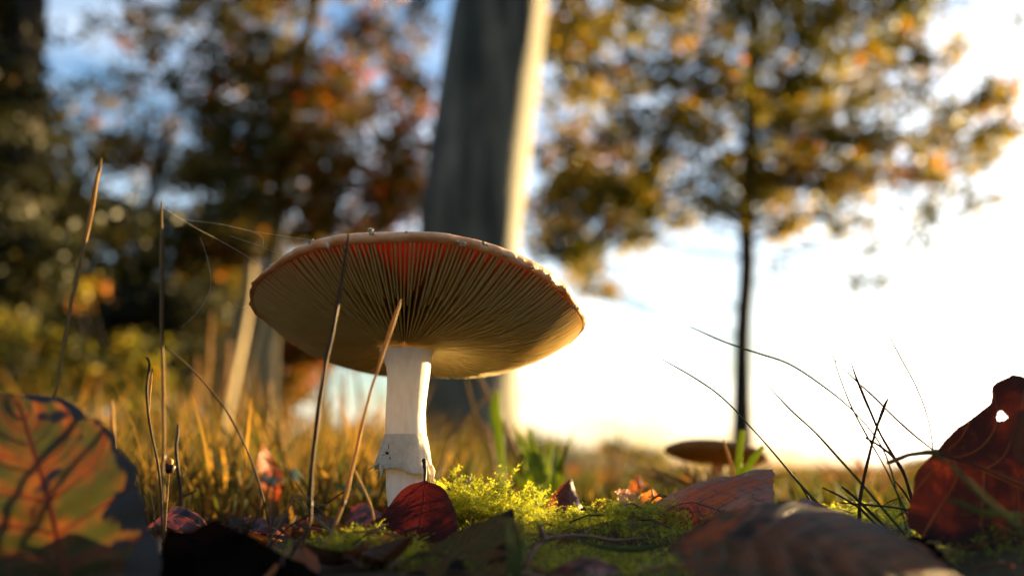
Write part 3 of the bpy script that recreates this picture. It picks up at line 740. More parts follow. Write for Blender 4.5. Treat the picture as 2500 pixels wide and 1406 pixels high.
# stem
STP = [(855, 926, 1060), (868, 932, 1056), (884, 939, 1052), (905, 944, 1050), (950, 944, 1044), (1000, 942, 1039), (1050, 941, 1040), (1100, 942, 1044), (1150, 944, 1046), (1200, 945, 1052), (1250, 950, 1062), (1300, 945, 1075), (1350, 940, 1085), (1400, 950, 1080)]
rows = []; ns = 84
pr = smooth_curve([list(at((l_+r_)/2, y_, SY))+[pxm(SY, (r_-l_)/2)] for y_, l_, r_ in STP], 60)
qa = np.linspace(0, 2*math.pi, ns, endpoint=False)
for i, q in enumerate(pr):
    rr = q[3]*(1+.018*noise2(np.cos(qa)*1.3+3, np.sin(qa)*1.3+i*.12, 51)*2)
    rows.append(np.stack([q[0]+rr*np.cos(qa), q[1]+rr*np.sin(qa), np.full(ns, q[2])], -1))
idx = np.arange(len(rows)*ns).reshape(len(rows), ns)
Fs = [(idx[i, j], idx[i+1, j], idx[i+1, (j+1) % ns], idx[i, (j+1) % ns]) for i in range(len(rows)-1) for j in range(ns)]
V = np.array(rows).reshape(-1, 3)
uvs = np.stack(np.meshgrid(np.linspace(0, 1, len(rows)), np.linspace(0, 1, ns), indexing='ij'), -1).reshape(-1, 2)
STEM = mesh('stem', V, Fs, M_STEM, MU, uv=uvs)
# ring (torn skirt)
def ring_rows():
    rows = []; n = 96; q = np.linspace(0, 2*math.pi, n, endpoint=False)
    c0 = at(990, 1060, SY); c1 = at(988, 1150, SY)
    # lower edge: higher at the left front, lower at the right
    drop = .0011*np.cos(q) + .0004*noise2(q*5, q*0, 61)*2 + .0004*noise2(q*13, q*0, 62)*2 + .00025*noise2(q*31, q*0, 65)*2
    front = np.clip(-np.sin(q), 0, 1)
    for k, (t, rpx) in enumerate([(0, 50), (.08, 53), (.2, 56), (.4, 60), (.6, 64), (.8, 68), (.93, 71), (1.0, 72)]):
        c = c0*(1-t)+c1*t
        r = pxm(SY, rpx)*(1+.05*noise2(q*3, q*0+t*2, 63)*2*t)+ .00022*noise2(q*9, q*0+t*4, 64)*2*t + .00012*noise2(q*23, q*0+t*9, 66)*2*min(1, t*3)
        z = c[2] - drop*t*1.0 - (.0022*np.exp(-((q-.0-2*math.pi*(q > math.pi))**2)/.12))*t - .0009*front*t*np.cos(q)*1.0
        rows.append(np.stack([c[0]+r*np.cos(q), c[1]+r*np.sin(q), z], -1))
    last = rows[-1]
    for dr, dz in [(-.0003, -.0001), (-.0009, .0005), (-.0018, .0018)]:
        v = last.copy(); cc = np.array([c1[0], c1[1]]); d = (v[:, :2]-cc); L_ = np.linalg.norm(d, axis=1)[:, None]
        v[:, :2] = cc + d*(1+dr/L_); v[:, 2] += dz; rows.append(v)
    return rows, n
rows, n = ring_rows(); idx = np.arange(len(rows)*n).reshape(len(rows), n)
Fr = [(idx[i, j], idx[i+1, j], idx[i+1, (j+1) % n], idx[i, (j+1) % n]) for i in range(len(rows)-1) for j in range(n)]
RING = mesh('ring', np.array(rows).reshape(-1, 3), Fr, M_RING, STEM)
for pts in ([(930, 1130, SY, 10), (918, 1136, .251, 7), (907, 1141, .249, 4), (899, 1147, .249, 2)], [(930, 1135, .2495, 9), (931, 1152, .249, 6), (929, 1165, .249, 3)], [(1052, 1135, .252, 12), (1057, 1155, .252, 10), (1056, 1175, .252, 5)]):
    C, rad = pixline(pts, 9); g = tube_geo(C, rad, 6, lump=.6); mesh('torn_shred', g[0], g[1], M_RING, STEM)
# black burr of debris on the ring, with hairs
parts = [crumb(at(945, 1106, .2480), .00036, 5, (1.3, .4, .9)), crumb(at(949, 1090, .2480), .00022, 6, (.5, .4, 3.2)), crumb(at(952, 1118, .2480), .0002, 8, (.9, .4, 1.6)), crumb(at(936, 1110, .2480), .00014, 9, (1.8, .4, .7))]
parts = [(p[0], p[1], np.zeros((len(p[0]), 2))) for p in parts]
for k in range(7):
    a = k*.9+.3; c0 = at(944, 1104, .2476); parts.append(tube_geo([c0, c0+np.array([math.cos(a), -.2, math.sin(a)])*.0011], [.00006, .00003], 4))
g = join(parts); o = mesh('dark_burr', g[0], g[1], M_BLACK, origin=at(944, 1104, .2478)); _props(o, 'tiny black hairy burr stuck on the white ring of the mushroom stem', 'burr')

# second mushroom far behind on the right
def small_mushroom():
    Y = .46; c = at(1752, 1102, Y); gz = float(ground_h(c[0], Y)); t = thing('mushroom', 'distant small flat brown-capped mushroom in front of the slim right tree', 'mushroom', (c[0], Y, gz))
    Rr = pxm(Y, 128); n = 60; q = np.linspace(0, 2*math.pi, n, endpoint=False); rows = []
    tilt = -.07
    for r, z in [(0.10, -.0060), (.35, -.0056), (.65, -.0040), (.9, -.0014), (1.0, .0012), (.96, .0030), (.8, .0044), (.5, .0050), (.2, .0054), (.01, .0055)]:
        x = c[0]+Rr*r*np.cos(q); rows.append(np.stack([x, Y+Rr*r*np.sin(q), c[2]+z+(x-c[0])*tilt+.0010*np.sin(q*2)*r - .002*r*np.cos(q)**2], -1))
    idx = np.arange(len(rows)*n).reshape(len(rows), n)
    Fq = [(idx[i, j], idx[i, (j+1) % n], idx[i+1, (j+1) % n], idx[i+1, j]) for i in range(len(rows)-1) for j in range(n)]
    b = NB('brown_cap'); M_ = b.finish(b.ramp(b.noise(160, 4), [(.3, (.10, .055, .015)), (.7, (.22, .12, .035))]), .7, .3, (.5, .25, .05), None, .2)
    mesh('cap', np.array(rows).reshape(-1, 3), Fq, M_, t)
    g = tube_geo(smooth_curve([(c[0]+.001, Y, gz-.003), (c[0], Y, c[2]-.003)], 6), [.0045, .004, .0035, .0033, .0034, .004], 14); mesh('stem', g[0], g[1], M_, t)
small_mushroom()

# ================================================================== DEAD LEAVES
def vm(name, col, rough=.55): b = NB(name); return b.finish(b.mix(b.noise(400, 3), col, tuple(x*.6 for x in col)), rough, .15, None, None, .3)
V_RED = vm('vein_red', (.16, .030, .012)); V_BROWN = vm('vein_brown', (.16, .085, .035)); V_DARK = vm('vein_dark', (.04, .018, .010)); V_GREY = vm('vein_grey', (.20, .14, .11))
L_GREEN = leaf_mat('leaf_green_orange', [(.34, (.045, .014, .004)), (.40, (.045, .028, .005)), (.45, (.018, .026, .005)), (.70, (.020, .042, .006))], 75, .5, (.085, .012, .006), 6, .05, .5, burn=.30, halo=(.12, .045, .007), tgain=1.25)
L_CRIM = leaf_mat('leaf_crimson', [(.3, (.022, .002, .002)), (.6, (.040, .004, .003)), (.75, (.09, .008, .005))], 120, .35, None, 8, .06, 0, rough=.6, spec=.2, tgain=1.2)
L_OLIVE = leaf_mat('leaf_olive_brown', [(.3, (.05, .03, .008)), (.5, (.06, .055, .014)), (.7, (.10, .05, .012))], 110, .35, (.09, .07, .03), 8, .06, .2, rough=.7, spec=.15, halo=(.10, .05, .012))
L_BLACK = leaf_mat('leaf_rotten_black', [(.3, (.002, .0015, .0015)), (.75, (.006, .004, .003))], 120, .02, None, 7, .08, 0, rough=.95, spec=.0)
L_MAUVE = leaf_mat('leaf_curled_brown', [(.3, (.05, .010, .006)), (.6, (.09, .018, .008)), (.75, (.16, .04, .010))], 110, .2, None, 9, .07, 0, rough=.7, half=(.085, .058, .055), spec=.2, tgain=1.2)
L_ORANGE = leaf_mat('leaf_orange', [(.3, (.34, .10, .012)), (.55, (.48, .17, .015)), (.75, (.26, .05, .012))], 150, .6, (.30, .06, .01), 6, .10, .2, tgain=1.8)
L_RUST = leaf_mat('leaf_rust', [(.30, (.010, .005, .003)), (.42, (.10, .026, .005)), (.50, (.028, .020, .005)), (.58, (.020, .014, .004)), (.70, (.10, .028, .005))], 85, .2, (.05, .03, .012), 10, .06, .3, halo=(.14, .030, .005), sky_sheen=(.038, .034, .044), rough=.8, spec=.1, tgain=1.0)
L_DEEP = leaf_mat('leaf_deep_red', [(.3, (.003, .0015, .001)), (.49, (.008, .002, .0015)), (.58, (.03, .005, .002)), (.70, (.20, .025, .004))], 60, .14, (.04, .018, .006), 7, .05, .1, rough=.7, spec=.15, tgain=1.7)  # backlit red glow of some patches put into the colour ramp
L_DARKRED = leaf_mat('leaf_dark_red', [(.3, (.05, .010, .008)), (.7, (.16, .030, .014))], 160, .4, (.05, .015, .01), 7, .08, .2)
L_FIRE = leaf_mat('leaf_scarlet', [(.3, (.45, .045, .010)), (.7, (.55, .13, .015))], 130, .6, None, 6, .1, 0, tgain=1.8)
L_TAN = leaf_mat('leaf_tan', [(.3, (.16, .09, .045)), (.7, (.34, .22, .12))], 150, .35, (.12, .07, .03), 7, .1, .2)

leaf('dead_leaf', 'large blurred green and orange leaf with red veins and a charred edge, lower left corner', 'leaf',
     [(178, 1450, 0.166), (140, 1330, 0.166), (112, 1200, 0.167), (75, 1080, 0.170), (38, 962, 0.174)],
     [(178, 1450, 0.166), (-60, 1440, 0.164), (-190, 1250, 0.164), (-150, 1050, 0.168), (-40, 965, 0.172), (38, 962, 0.174)],
     [(178, 1450, 0.166), (365, 1420, 0.164), (372, 1300, 0.166), (335, 1170, 0.168), (285, 1075, 0.170), (190, 995, 0.172), (110, 965, 0.174), (38, 962, 0.174)],
     L_GREEN, [(178, 1445, .1657, 10), (200, 1500, .164, 12)], V_RED, vein_mat=V_RED, vr=.00016, nveins=7, ragged=.05, seed=3, corr=.0002,
     holes=())
leaf('dead_leaf', 'small round crimson leaf standing against the foot of the mushroom stem', 'leaf',
     [(1037, 1172, .240), (1032, 1240, .236), (1022, 1310, .232), (1012, 1385, .230)],
     [(1037, 1172, .240), (985, 1192, .241), (938, 1250, .239), (917, 1300, .236), (935, 1350, .233), (1012, 1385, .230)],
     [(1037, 1172, .240), (1085, 1192, .240), (1110, 1245, .238), (1114, 1295, .235), (1085, 1345, .232), (1012, 1385, .230)],
     L_CRIM, [(1037, 1174, .240, 7), (1038, 1150, .241, 8), (1035, 1122, .243, 11)], V_DARK, vein_mat=V_DARK, vr=.00004, nveins=7, corr=.00006, ragged=.012, seed=5, wave=.0004)
leaf('dead_leaf', 'blurred olive brown leaf slanting up in front of the crimson leaf', 'leaf',
     [(820, 1480, .185), (960, 1412, .188), (1110, 1352, .194), (1252, 1240, .205)],
     [(820, 1480, .185), (930, 1396, .192), (1030, 1345, .196), (1140, 1290, .202), (1252, 1240, .205)],
     [(820, 1480, .185), (1020, 1470, .180), (1190, 1430, .182), (1262, 1330, .192), (1252, 1240, .205)],
     L_OLIVE, None, None, vein_mat=V_BROWN, nveins=9, seed=8, vr=.00008)
leaf('rotten_leaf', 'pitch black rotten leaf lying at the bottom left, next to the big green orange leaf', 'leaf',
     [(385, 1420, .172), (500, 1400, .172), (640, 1440, .172), (830, 1460, .174)],
     [(385, 1420, .172), (396, 1310, .180), (425, 1283, .182), (470, 1290, .183), (510, 1272, .183), (560, 1296, .182), (620, 1318, .181), (700, 1352, .180), (780, 1396, .178), (830, 1460, .174)],
     [(385, 1420, .172), (430, 1500, .166), (560, 1540, .160), (700, 1540, .160), (830, 1460, .174)],
     L_BLACK, None, None, veins=False, ragged=.05, seed=13, wave=.0012)
leaf('dead_leaf', 'curled brown beech leaf with grey mauve ribbed upper blade lying on the moss', 'leaf',
     [(1505, 1247, .252), (1580, 1262, .247), (1680, 1228, .243), (1790, 1250, .241), (1890, 1240, .241)],
     [(1505, 1247, .252), (1580, 1232, .258), (1650, 1205, .262), (1720, 1175, .265), (1800, 1158, .266), (1882, 1147, .266), (1890, 1240, .241)],
     [(1505, 1247, .252), (1560, 1275, .245), (1620, 1312, .239), (1740, 1318, .235), (1850, 1310, .234), (1890, 1240, .241)],
     L_MAUVE, [(1507, 1247, .252, 7), (1518, 1256, .25, 8)], V_BROWN, vein_mat=V_DARK, vr=.00009, nveins=9, ragged=.03, seed=21, corr=.00022)
leaf('dead_leaf', 'small cupped orange leaf glowing at the left end of the curled brown leaf', 'leaf',
     [(1500, 1200, .262), (1540, 1245, .256), (1585, 1258, .256), (1622, 1222, .262)],
     [(1500, 1200, .262), (1520, 1190, .270), (1560, 1200, .275), (1595, 1196, .272), (1622, 1222, .262)],
     [(1500, 1200, .262), (1512, 1235, .252), (1550, 1258, .249), (1600, 1262, .251), (1622, 1222, .262)],
     L_ORANGE, [(1592, 1252, .262, 6), (1594, 1225, .266, 7), (1592, 1194, .268, 4)], V_GREY, vein_mat=V_BROWN, vr=.00006, nveins=6, nu=30, nv=16, seed=23)
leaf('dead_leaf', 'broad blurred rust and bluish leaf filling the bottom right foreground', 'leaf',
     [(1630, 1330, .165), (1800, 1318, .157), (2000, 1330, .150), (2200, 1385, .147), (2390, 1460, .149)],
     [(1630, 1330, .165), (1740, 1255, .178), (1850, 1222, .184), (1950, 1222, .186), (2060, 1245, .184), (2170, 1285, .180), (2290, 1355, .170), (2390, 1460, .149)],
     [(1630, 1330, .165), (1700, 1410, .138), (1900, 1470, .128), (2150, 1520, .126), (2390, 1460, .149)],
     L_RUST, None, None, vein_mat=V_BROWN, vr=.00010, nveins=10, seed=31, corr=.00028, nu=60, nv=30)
leaf('dead_leaf', 'big dark red leaf with a small hole, standing on edge at the right border', 'leaf',
     [(2285, 1103, .205), (2380, 1135, .203), (2500, 1185, .202), (2640, 1230, .204), (2780, 1250, .208)],
     [(2285, 1103, .205), (2318, 1062, .206), (2375, 1018, .207), (2418, 985, .208), (2432, 938, .209), (2520, 918, .210), (2680, 980, .212), (2780, 1250, .208)],
     [(2285, 1103, .205), (2240, 1150, .203), (2226, 1210, .201), (2222, 1290, .198), (2330, 1340, .196), (2560, 1350, .196), (2780, 1250, .208)],
     L_DEEP, [(2288, 1103, .205, 16), (2255, 1106, .205, 11), (2215, 1112, .205, 10), (2185, 1124, .205, 11), (2166, 1131, .205, 8)], V_BROWN, vein_mat=V_DARK, vr=.00010, nveins=8, seed=37, corr=.00012,
     holes_px=[(2445, 1016, 11)], nu=170, nv=120, ragged=.015)
leaf('dead_leaf', 'dark triangular leaf tip poking from the moss left of the cupped orange leaf', 'leaf',
     [(1400, 1248, .285), (1392, 1215, .287), (1394, 1168, .290)], [(1400, 1248, .285), (1340, 1240, .286), (1352, 1205, .288), (1394, 1168, .290)],
     [(1400, 1248, .285), (1425, 1245, .288), (1408, 1205, .292), (1394, 1168, .290)], L_DARKRED, None, None, veins=True, vein_mat=V_GREY, nveins=5, nu=20, nv=12, vr=.00006)
for lab, y_ in [('hidden dead leaf added behind the standing dark red leaf to shade the front moss', .300), ('second hidden dead leaf, lower, added behind the standing dark red leaf for shade', .325)]:  # mostly hidden leaves added to throw shade on the front moss
    k_ = (y_-.300)*1000+120
    leaf('dead_leaf', lab, 'leaf', [(2262+k_, 1250, y_), (2400+k_, 1215, y_+.01), (2560+k_, 1205, y_+.012), (2720+k_, 1240, y_+.01)],
         [(2262+k_, 1250, y_), (2330+k_, 1160-k_*.4, y_+.008), (2480+k_, 1108, y_+.012), (2640+k_, 1130, y_+.012), (2720+k_, 1240, y_+.01)],
         [(2262+k_, 1250, y_), (2380+k_, 1310, y_-.012), (2520+k_, 1320, y_-.012), (2660+k_, 1300, y_-.008), (2720+k_, 1240, y_+.01)],
         L_DARKRED, None, None, veins=False, seed=int(300+k_), wave=.002, ragged=.06)
SMALL = [
 ('blurred scarlet and yellow leaf hanging upright in the dry grass left of the stem', [(640, 1085, .40), (652, 1160, .40), (676, 1240, .39)], 34, L_FIRE),
 ('bright orange red leaf scrap left of the spiky beech husk', [(515, 1283, .245), (540, 1290, .244), (566, 1296, .243)], 15, L_FIRE),
 ('dark red leaf behind the pitch black leaf', [(352, 1290, .25), (440, 1262, .25), (530, 1310, .245)], 30, L_DARKRED),
 ('dark red leaf scrap right of the spiky beech husk', [(598, 1310, .255), (640, 1292, .256), (695, 1305, .256)], 20, L_DARKRED),
 ('dark brown leaf lying flat behind the two golden stalks', [(700, 1300, .33), (790, 1282, .33), (880, 1300, .33)], 26, L_DARKRED),
 ('dim red leaf just left of the crimson leaf at the stem foot', [(840, 1275, .30), (890, 1255, .30), (945, 1262, .30)], 26, L_DARKRED),
 ('blurred orange leaf blob above the cupped orange leaf', [(1532, 1200, .36), (1560, 1180, .36), (1592, 1192, .36)], 20, L_ORANGE),
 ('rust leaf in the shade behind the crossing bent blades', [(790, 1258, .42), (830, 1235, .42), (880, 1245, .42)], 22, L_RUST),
 ('pale tan net veined leaf between the big left leaf and the black leaf', [(352, 1420, .21), (372, 1360, .212), (392, 1310, .215)], 34, L_TAN),
 ('reddish leaf half hidden in moss right of the mauve leaf tip', [(1880, 1252, .235), (1960, 1238, .238), (2040, 1250, .24)], 22, L_DARKRED),
 ('brown leaf scrap in the moss under the curled brown leaf', [(1700, 1330, .225), (1780, 1312, .228), (1860, 1322, .23)], 16, L_DEEP),
 ('dark leaf lying on the ground in front of the left wood grass', [(560, 1212, .5), (640, 1200, .5), (700, 1212, .5)], 16, L_DARKRED),
 ('thin dark brown leaf edge at the bottom under the green blade stubs', [(1330, 1400, .18), (1420, 1380, .18), (1520, 1396, .18)], 22, L_DARKRED),
 ('small dark leaf at the very bottom right under the standing red leaf', [(2150, 1330, .19), (2240, 1345, .188), (2330, 1380, .186)], 24, L_BLACK),
]
for k, (lab, mp, hw, m_) in enumerate(SMALL):
    rs_ = random.Random(k)
    d = np.array([mp[-1][0]-mp[0][0], mp[-1][1]-mp[0][1]], float); d /= np.linalg.norm(d); n_ = np.array([d[1], -d[0]])
    if n_[1] > 0: n_ = -n_
    mm = mp[1]; e1 = (mm[0]+n_[0]*hw, mm[1]+n_[1]*hw, mm[2]+.008); e2 = (mm[0]-n_[0]*hw*.8, mm[1]-n_[1]*hw*.8, mm[2]-.007)
    leaf('dead_leaf', lab, 'leaf', mp, [mp[0], e1, mp[-1]], [mp[0], e2, mp[-1]], m_, None, None, veins=k in (0, 1, 8), vein_mat=V_DARK, vr=.00005, nu=18, nv=10, nveins=5, ragged=.12, seed=100+k, wave=.0012)
# green ground leaves, blurred
L_TEAL = leaf_mat('leaf_teal', [(.3, (.07, .12, .07)), (.7, (.13, .19, .12))], 90, .4, None, 5, .1, 0)
L_GRN = leaf_mat('leaf_fresh_green', [(.3, (.06, .11, .015)), (.7, (.12, .18, .02))], 90, .5, None, 5, .1, 0)
for k, (lab, mp, hw, m_) in enumerate([
 ('blurred bluish green leaf across the scarlet upright leaf', [(640, 1163, .385), (665, 1172, .385), (692, 1172, .385)], 12, L_TEAL),
 ('second bluish green leaf, right of the scarlet upright leaf', [(694, 1178, .40), (716, 1156, .40), (742, 1180, .40)], 16, L_TEAL),
 ('flat green leaf at the left foot of the mushroom stem, behind the golden stalk', [(800, 1188, .36), (870, 1196, .36), (938, 1206, .36)], 15, L_GRN)]):
    mm = mp[1]; leaf('ground_leaf', lab, 'leaf', mp, [mp[0], (mm[0], mm[1]-hw, mm[2]+.012), mp[-1]], [mp[0], (mm[0], mm[1]+hw*.8, mm[2]-.01), mp[-1]], m_, None, None, veins=False, nu=14, nv=8, seed=200+k)

# ================================================================== STALKS AND BLADES
M_STRAW = stalk_mat('straw_golden', (.36, .19, .05), (.56, .36, .13), .35)
M_STRAWG = stalk_mat('straw_grey', (.18, .11, .035), (.36, .23, .085), .3)
M_STRAWB = stalk_mat('straw_brown', (.05, .028, .014), (.14, .075, .035), .15)
M_DARKST = stalk_mat('stalk_dark', (.025, .014, .010), (.07, .04, .025), .08)
M_GREENB = stalk_mat('blade_green', (.06, .085, .02), (.13, .15, .035), .3)
M_LIME = stalk_mat('blade_lime', (.20, .26, .02), (.34, .38, .03), .55)
def stalk(name, label, cat, pts, mat, n=40, flat=.75, nodes=(), node_mat=None, group=None, sides=8, extra=None, twist=1.0, root=True):
    """pts from the tip down to the foot; the foot is carried on into the ground"""
    C, rad = pixline(pts, n)
    foot = C[-1].copy(); gz = float(ground_h(foot[0], foot[1]))
    if root and foot[2] > gz-.001:
        d = C[-1]-C[-3]; d = d/max(abs(d[2]), 1e-4)*(foot[2]-gz+.002); d[:2] = np.clip(d[:2], -.012, .012)
        C = np.vstack([C, foot+d*.5, foot+d]); rad = np.concatenate([rad, [rad[-1]]*2])
    org = C[-1].copy()
    t = thing(name, label, cat, org, group)
    rad = rad.copy(); kk = np.arange(len(rad)); rad = rad*(1.05 if cat == 'grass blade' else .85)*(1+.2*noise2(kk*.35+len(label), kk*0, len(pts)+int(pts[0][0])))
    g = tube_geo(C, rad, sides, flat=flat, twist=twist, lump=.22, seed=int(pts[0][0])); mesh('blade' if cat == 'grass blade' else 'culm', g[0], g[1], mat, t, uv=g[2])
    for (i, sc) in nodes:
        q = C[i]; dd = C[i+1]-C[i-1]; dd /= np.linalg.norm(dd); r = rad[i]*sc
        g = tube_geo([q-dd*r*1.5, q-dd*r*.6, q+dd*r*.6, q+dd*r*1.5], [rad[i]*.95, r, r*.95, rad[i]*.9], 10, lump=.2); mesh('node', g[0], g[1], node_mat or M_DARKST, t)
    if extra:
        for (nm, pp, mm) in extra:
            C2, r2 = pixline(pp, 14); g = tube_geo(C2, r2, 6, flat=.6, lump=.3, seed=4); mesh(nm, g[0], g[1], mm, t, uv=g[2])
    return t
G1 = 'tall dry grass stalks around the mushroom'
stalk('grass_stalk', 'tallest leftmost dry stalk leaning right, rising from behind the big left leaf', 'grass stalk',
      [(247, 386, .2, 5), (243, 410, .2, 12), (234, 450, .2, 15), (226, 500, .2, 14), (210, 580, .2, 14), (190, 665, .2, 13), (172, 745, .2, 12), (163, 805, .2, 10), (150, 880, .2, 9), (138, 945, .2, 9), (131, 985, .2, 8), (128, 1150, .2, 8), (126, 1330, .2, 8)],
      M_STRAWG, 60, .5, extra=[('sheath', [(240, 420, .1995, 5), (225, 520, .1995, 8), (205, 610, .1995, 4)], M_STRAW)], group=G1)
stalk('grass_stalk', 'straight upright dry stalk with a split top and one dark node, second from the left', 'grass stalk',
      [(393, 492, .2, 3), (394, 505, .2, 7), (394, 530, .2, 8), (394, 600, .2, 12), (393, 660, .2, 12), (395, 720, .2, 11), (394, 800, .2, 9), (398, 900, .2, 10), (399, 1010, .2, 10), (400, 1100, .2, 10), (397, 1140, .2, 9), (399, 1200, .2, 10), (401, 1260, .2, 9), (402, 1320, .2, 8)],
      M_STRAWG, 60, .7, nodes=[(45, 1.35)], node_mat=V_BROWN, extra=[('sheath', [(398, 560, .1995, 4), (399, 640, .1994, 8), (397, 760, .1995, 6), (396, 830, .1995, 3)], M_STRAWB)], group=G1)
stalk('grass_stalk', 'thin arched stalk springing from the straight stalk and bending to the ground', 'grass stalk',
      [(402, 846, .201, 4), (430, 868, .203, 5), (482, 915, .206, 5), (545, 992, .21, 6), (580, 1050, .212, 6), (612, 1120, .215, 6), (638, 1200, .217, 6), (655, 1270, .219, 6), (665, 1345, .22, 5)], M_STRAWB, 44, group=G1)
stalk('grass_stalk', 'dark reddish stalk crossing the left half of the cap', 'grass stalk',
      [(851, 567, .203, 3), (848, 590, .203, 8), (838, 660, .203, 11), (826, 735, .203, 12), (812, 810, .203, 13), (797, 875, .203, 12), (790, 925, .203, 11), (778, 1000, .203, 13), (768, 1080, .203, 13), (761, 1150, .203, 12), (758, 1210, .203, 12), (757, 1270, .203, 12), (745, 1310, .203, 9), (725, 1370, .203, 8)],
      stalk_mat('stalk_redbrown', (.03, .014, .008), (.13, .06, .025), .12), 60, .8, nodes=[(49, 1.25)], group=G1)
stalk('grass_stalk', 'bright golden stalk ending in a frayed tip below the gills, nearest the stem', 'grass stalk',
      [(979, 730, .205, 3), (972, 752, .205, 11), (960, 785, .205, 13), (950, 815, .205, 12), (937, 855, .205, 11), (923, 900, .205, 9), (905, 955, .205, 8), (888, 1020, .205, 9), (873, 1085, .205, 10), (862, 1130, .205, 11), (851, 1180, .205, 12), (843, 1215, .205, 11), (822, 1270, .205, 10), (800, 1325, .205, 11), (770, 1385, .205, 10)],
      M_STRAW, 60, .6, nodes=[(45, 1.2)], node_mat=V_BROWN, extra=[('side_sheath', [(863, 1140, .206, 3), (882, 1180, .208, 5), (905, 1232, .21, 5), (913, 1270, .211, 5), (917, 1308, .212, 3)], M_STRAW)], group=G1)
stalk('withered_stalk', 'curved brown withered stalk with a curled tip, just left of the straight stalk', 'plant stalk',
      [(357, 872, .225, 7), (364, 885, .225, 8), (362, 915, .225, 9), (358, 950, .225, 8), (362, 1010, .225, 8), (372, 1070, .225, 7), (385, 1130, .225, 7), (392, 1190, .225, 7), (395, 1260, .225, 6)], M_STRAWB, 40,
      extra=[('side_shred', [(372, 900, .226, 4), (366, 960, .226, 6), (364, 1010, .225, 3)], M_STRAW)])
t = stalk('withered_bud_stalk', 'thin stem carrying a small withered bud with a yellow top, behind the straight stalk', 'plant stalk',
      [(412, 1130, .235, 5), (413, 1160, .235, 3), (408, 1230, .235, 3), (404, 1300, .235, 3)], M_STRAW, 20)
g = crumb(at(411, 1143, .234), pxm(.234, 12), 3, (1.1, .9, 1)); mesh('bud', g[0], g[1], V_DARK, t)
g = crumb(at(414, 1126, .234), pxm(.234, 8), 9, (1, .9, 1.2)); mesh('bud_top', g[0], g[1], M_STRAW, t)
stalk('withered_stalk', 'short dark crooked dead stalk right of the straight stalk', 'plant stalk',
      [(435, 1035, .275, 5), (434, 1060, .275, 9), (430, 1095, .275, 10), (435, 1150, .275, 10), (441, 1200, .275, 9), (436, 1240, .275, 8), (428, 1290, .275, 8)], M_DARKST, 34,
      extra=[('side_twig', [(438, 1208, .275, 5), (460, 1206, .276, 4), (480, 1196, .277, 3)], M_DARKST)])
stalk('grass_stalk', 'stubby blurred golden stalk above the big left leaf', 'grass stalk', [(273, 976, .33, 10), (274, 1030, .33, 12), (276, 1100, .33, 12), (276, 1230, .33, 12)], M_STRAW, 20)
CRG = 'crossed and bent dead blades left of the mushroom'
for lab, pts, m_ in [
 ('pale blade slanting down right behind the dark reddish stalk', [(714, 1166, .225, 2), (733, 1193, .225, 4), (752, 1216, .225, 5), (785, 1248, .224, 4), (803, 1285, .224, 4), (810, 1325, .224, 3), (828, 1366, .222, 3)], M_STRAWG),
 ('blade folded at a sharp angle, its long leg slanting down left', [(810, 1236, .222, 4), (760, 1228, .222, 5), (723, 1209, .222, 5), (700, 1245, .221, 5), (672, 1295, .22, 5), (646, 1342, .219, 5)], M_STRAWG),
 ('dark stiff blade slanting up right to the golden stalk', [(858, 1192, .224, 3), (830, 1206, .223, 4), (780, 1240, .222, 5), (740, 1265, .221, 5), (700, 1290, .22, 4), (660, 1330, .219, 3)], M_DARKST),
 ('broad grey green blade arching down right to the moss', [(712, 1208, .228, 2), (745, 1240, .226, 6), (790, 1282, .224, 8), (840, 1315, .222, 8), (885, 1340, .221, 8), (915, 1376, .22, 5)], stalk_mat('blade_grey_green', (.15, .16, .08), (.26, .26, .14), .3)),
 ('short reddish blade left of the folded blade', [(681, 1216, .224, 2), (672, 1250, .223, 4), (660, 1300, .222, 5), (650, 1345, .221, 5)], M_STRAWB),
 ('tiny upright splinter above the pitch black leaf', [(487, 1250, .2, 3), (488, 1280, .2, 4), (486, 1310, .2, 4)], M_STRAWG),
 ('thin pale splinter leaning at the right edge of the big left leaf', [(354, 1226, .205, 3), (368, 1250, .205, 4), (378, 1275, .205, 4), (380, 1330, .205, 4), (376, 1400, .205, 3)], M_STRAWB),
 ('very thin blade curving over beside the big left leaf', [(351, 1190, .22, 2), (368, 1210, .22, 3), (376, 1260, .22, 4), (384, 1330, .22, 4), (400, 1400, .218, 3)], M_DARKST),
 ('blue grey blade bundle at the foot of the dark reddish stalk', [(755, 1275, .2, 9), (742, 1305, .2, 9), (722, 1335, .2, 9), (703, 1365, .199, 7)], M_STRAWB),
 ('thin wiry blade lying flat across the bottom moss', [(960, 1366, .21, 3), (900, 1383, .208, 5), (830, 1390, .206, 5), (720, 1366, .205, 3)], M_STRAWB)]:
    stalk('grass_sprig', lab, 'grass blade', pts, m_, 30, .5, group=CRG, root='lying' not in lab)
RB_ = 'thin grass blades in the glare right of the curled leaf'
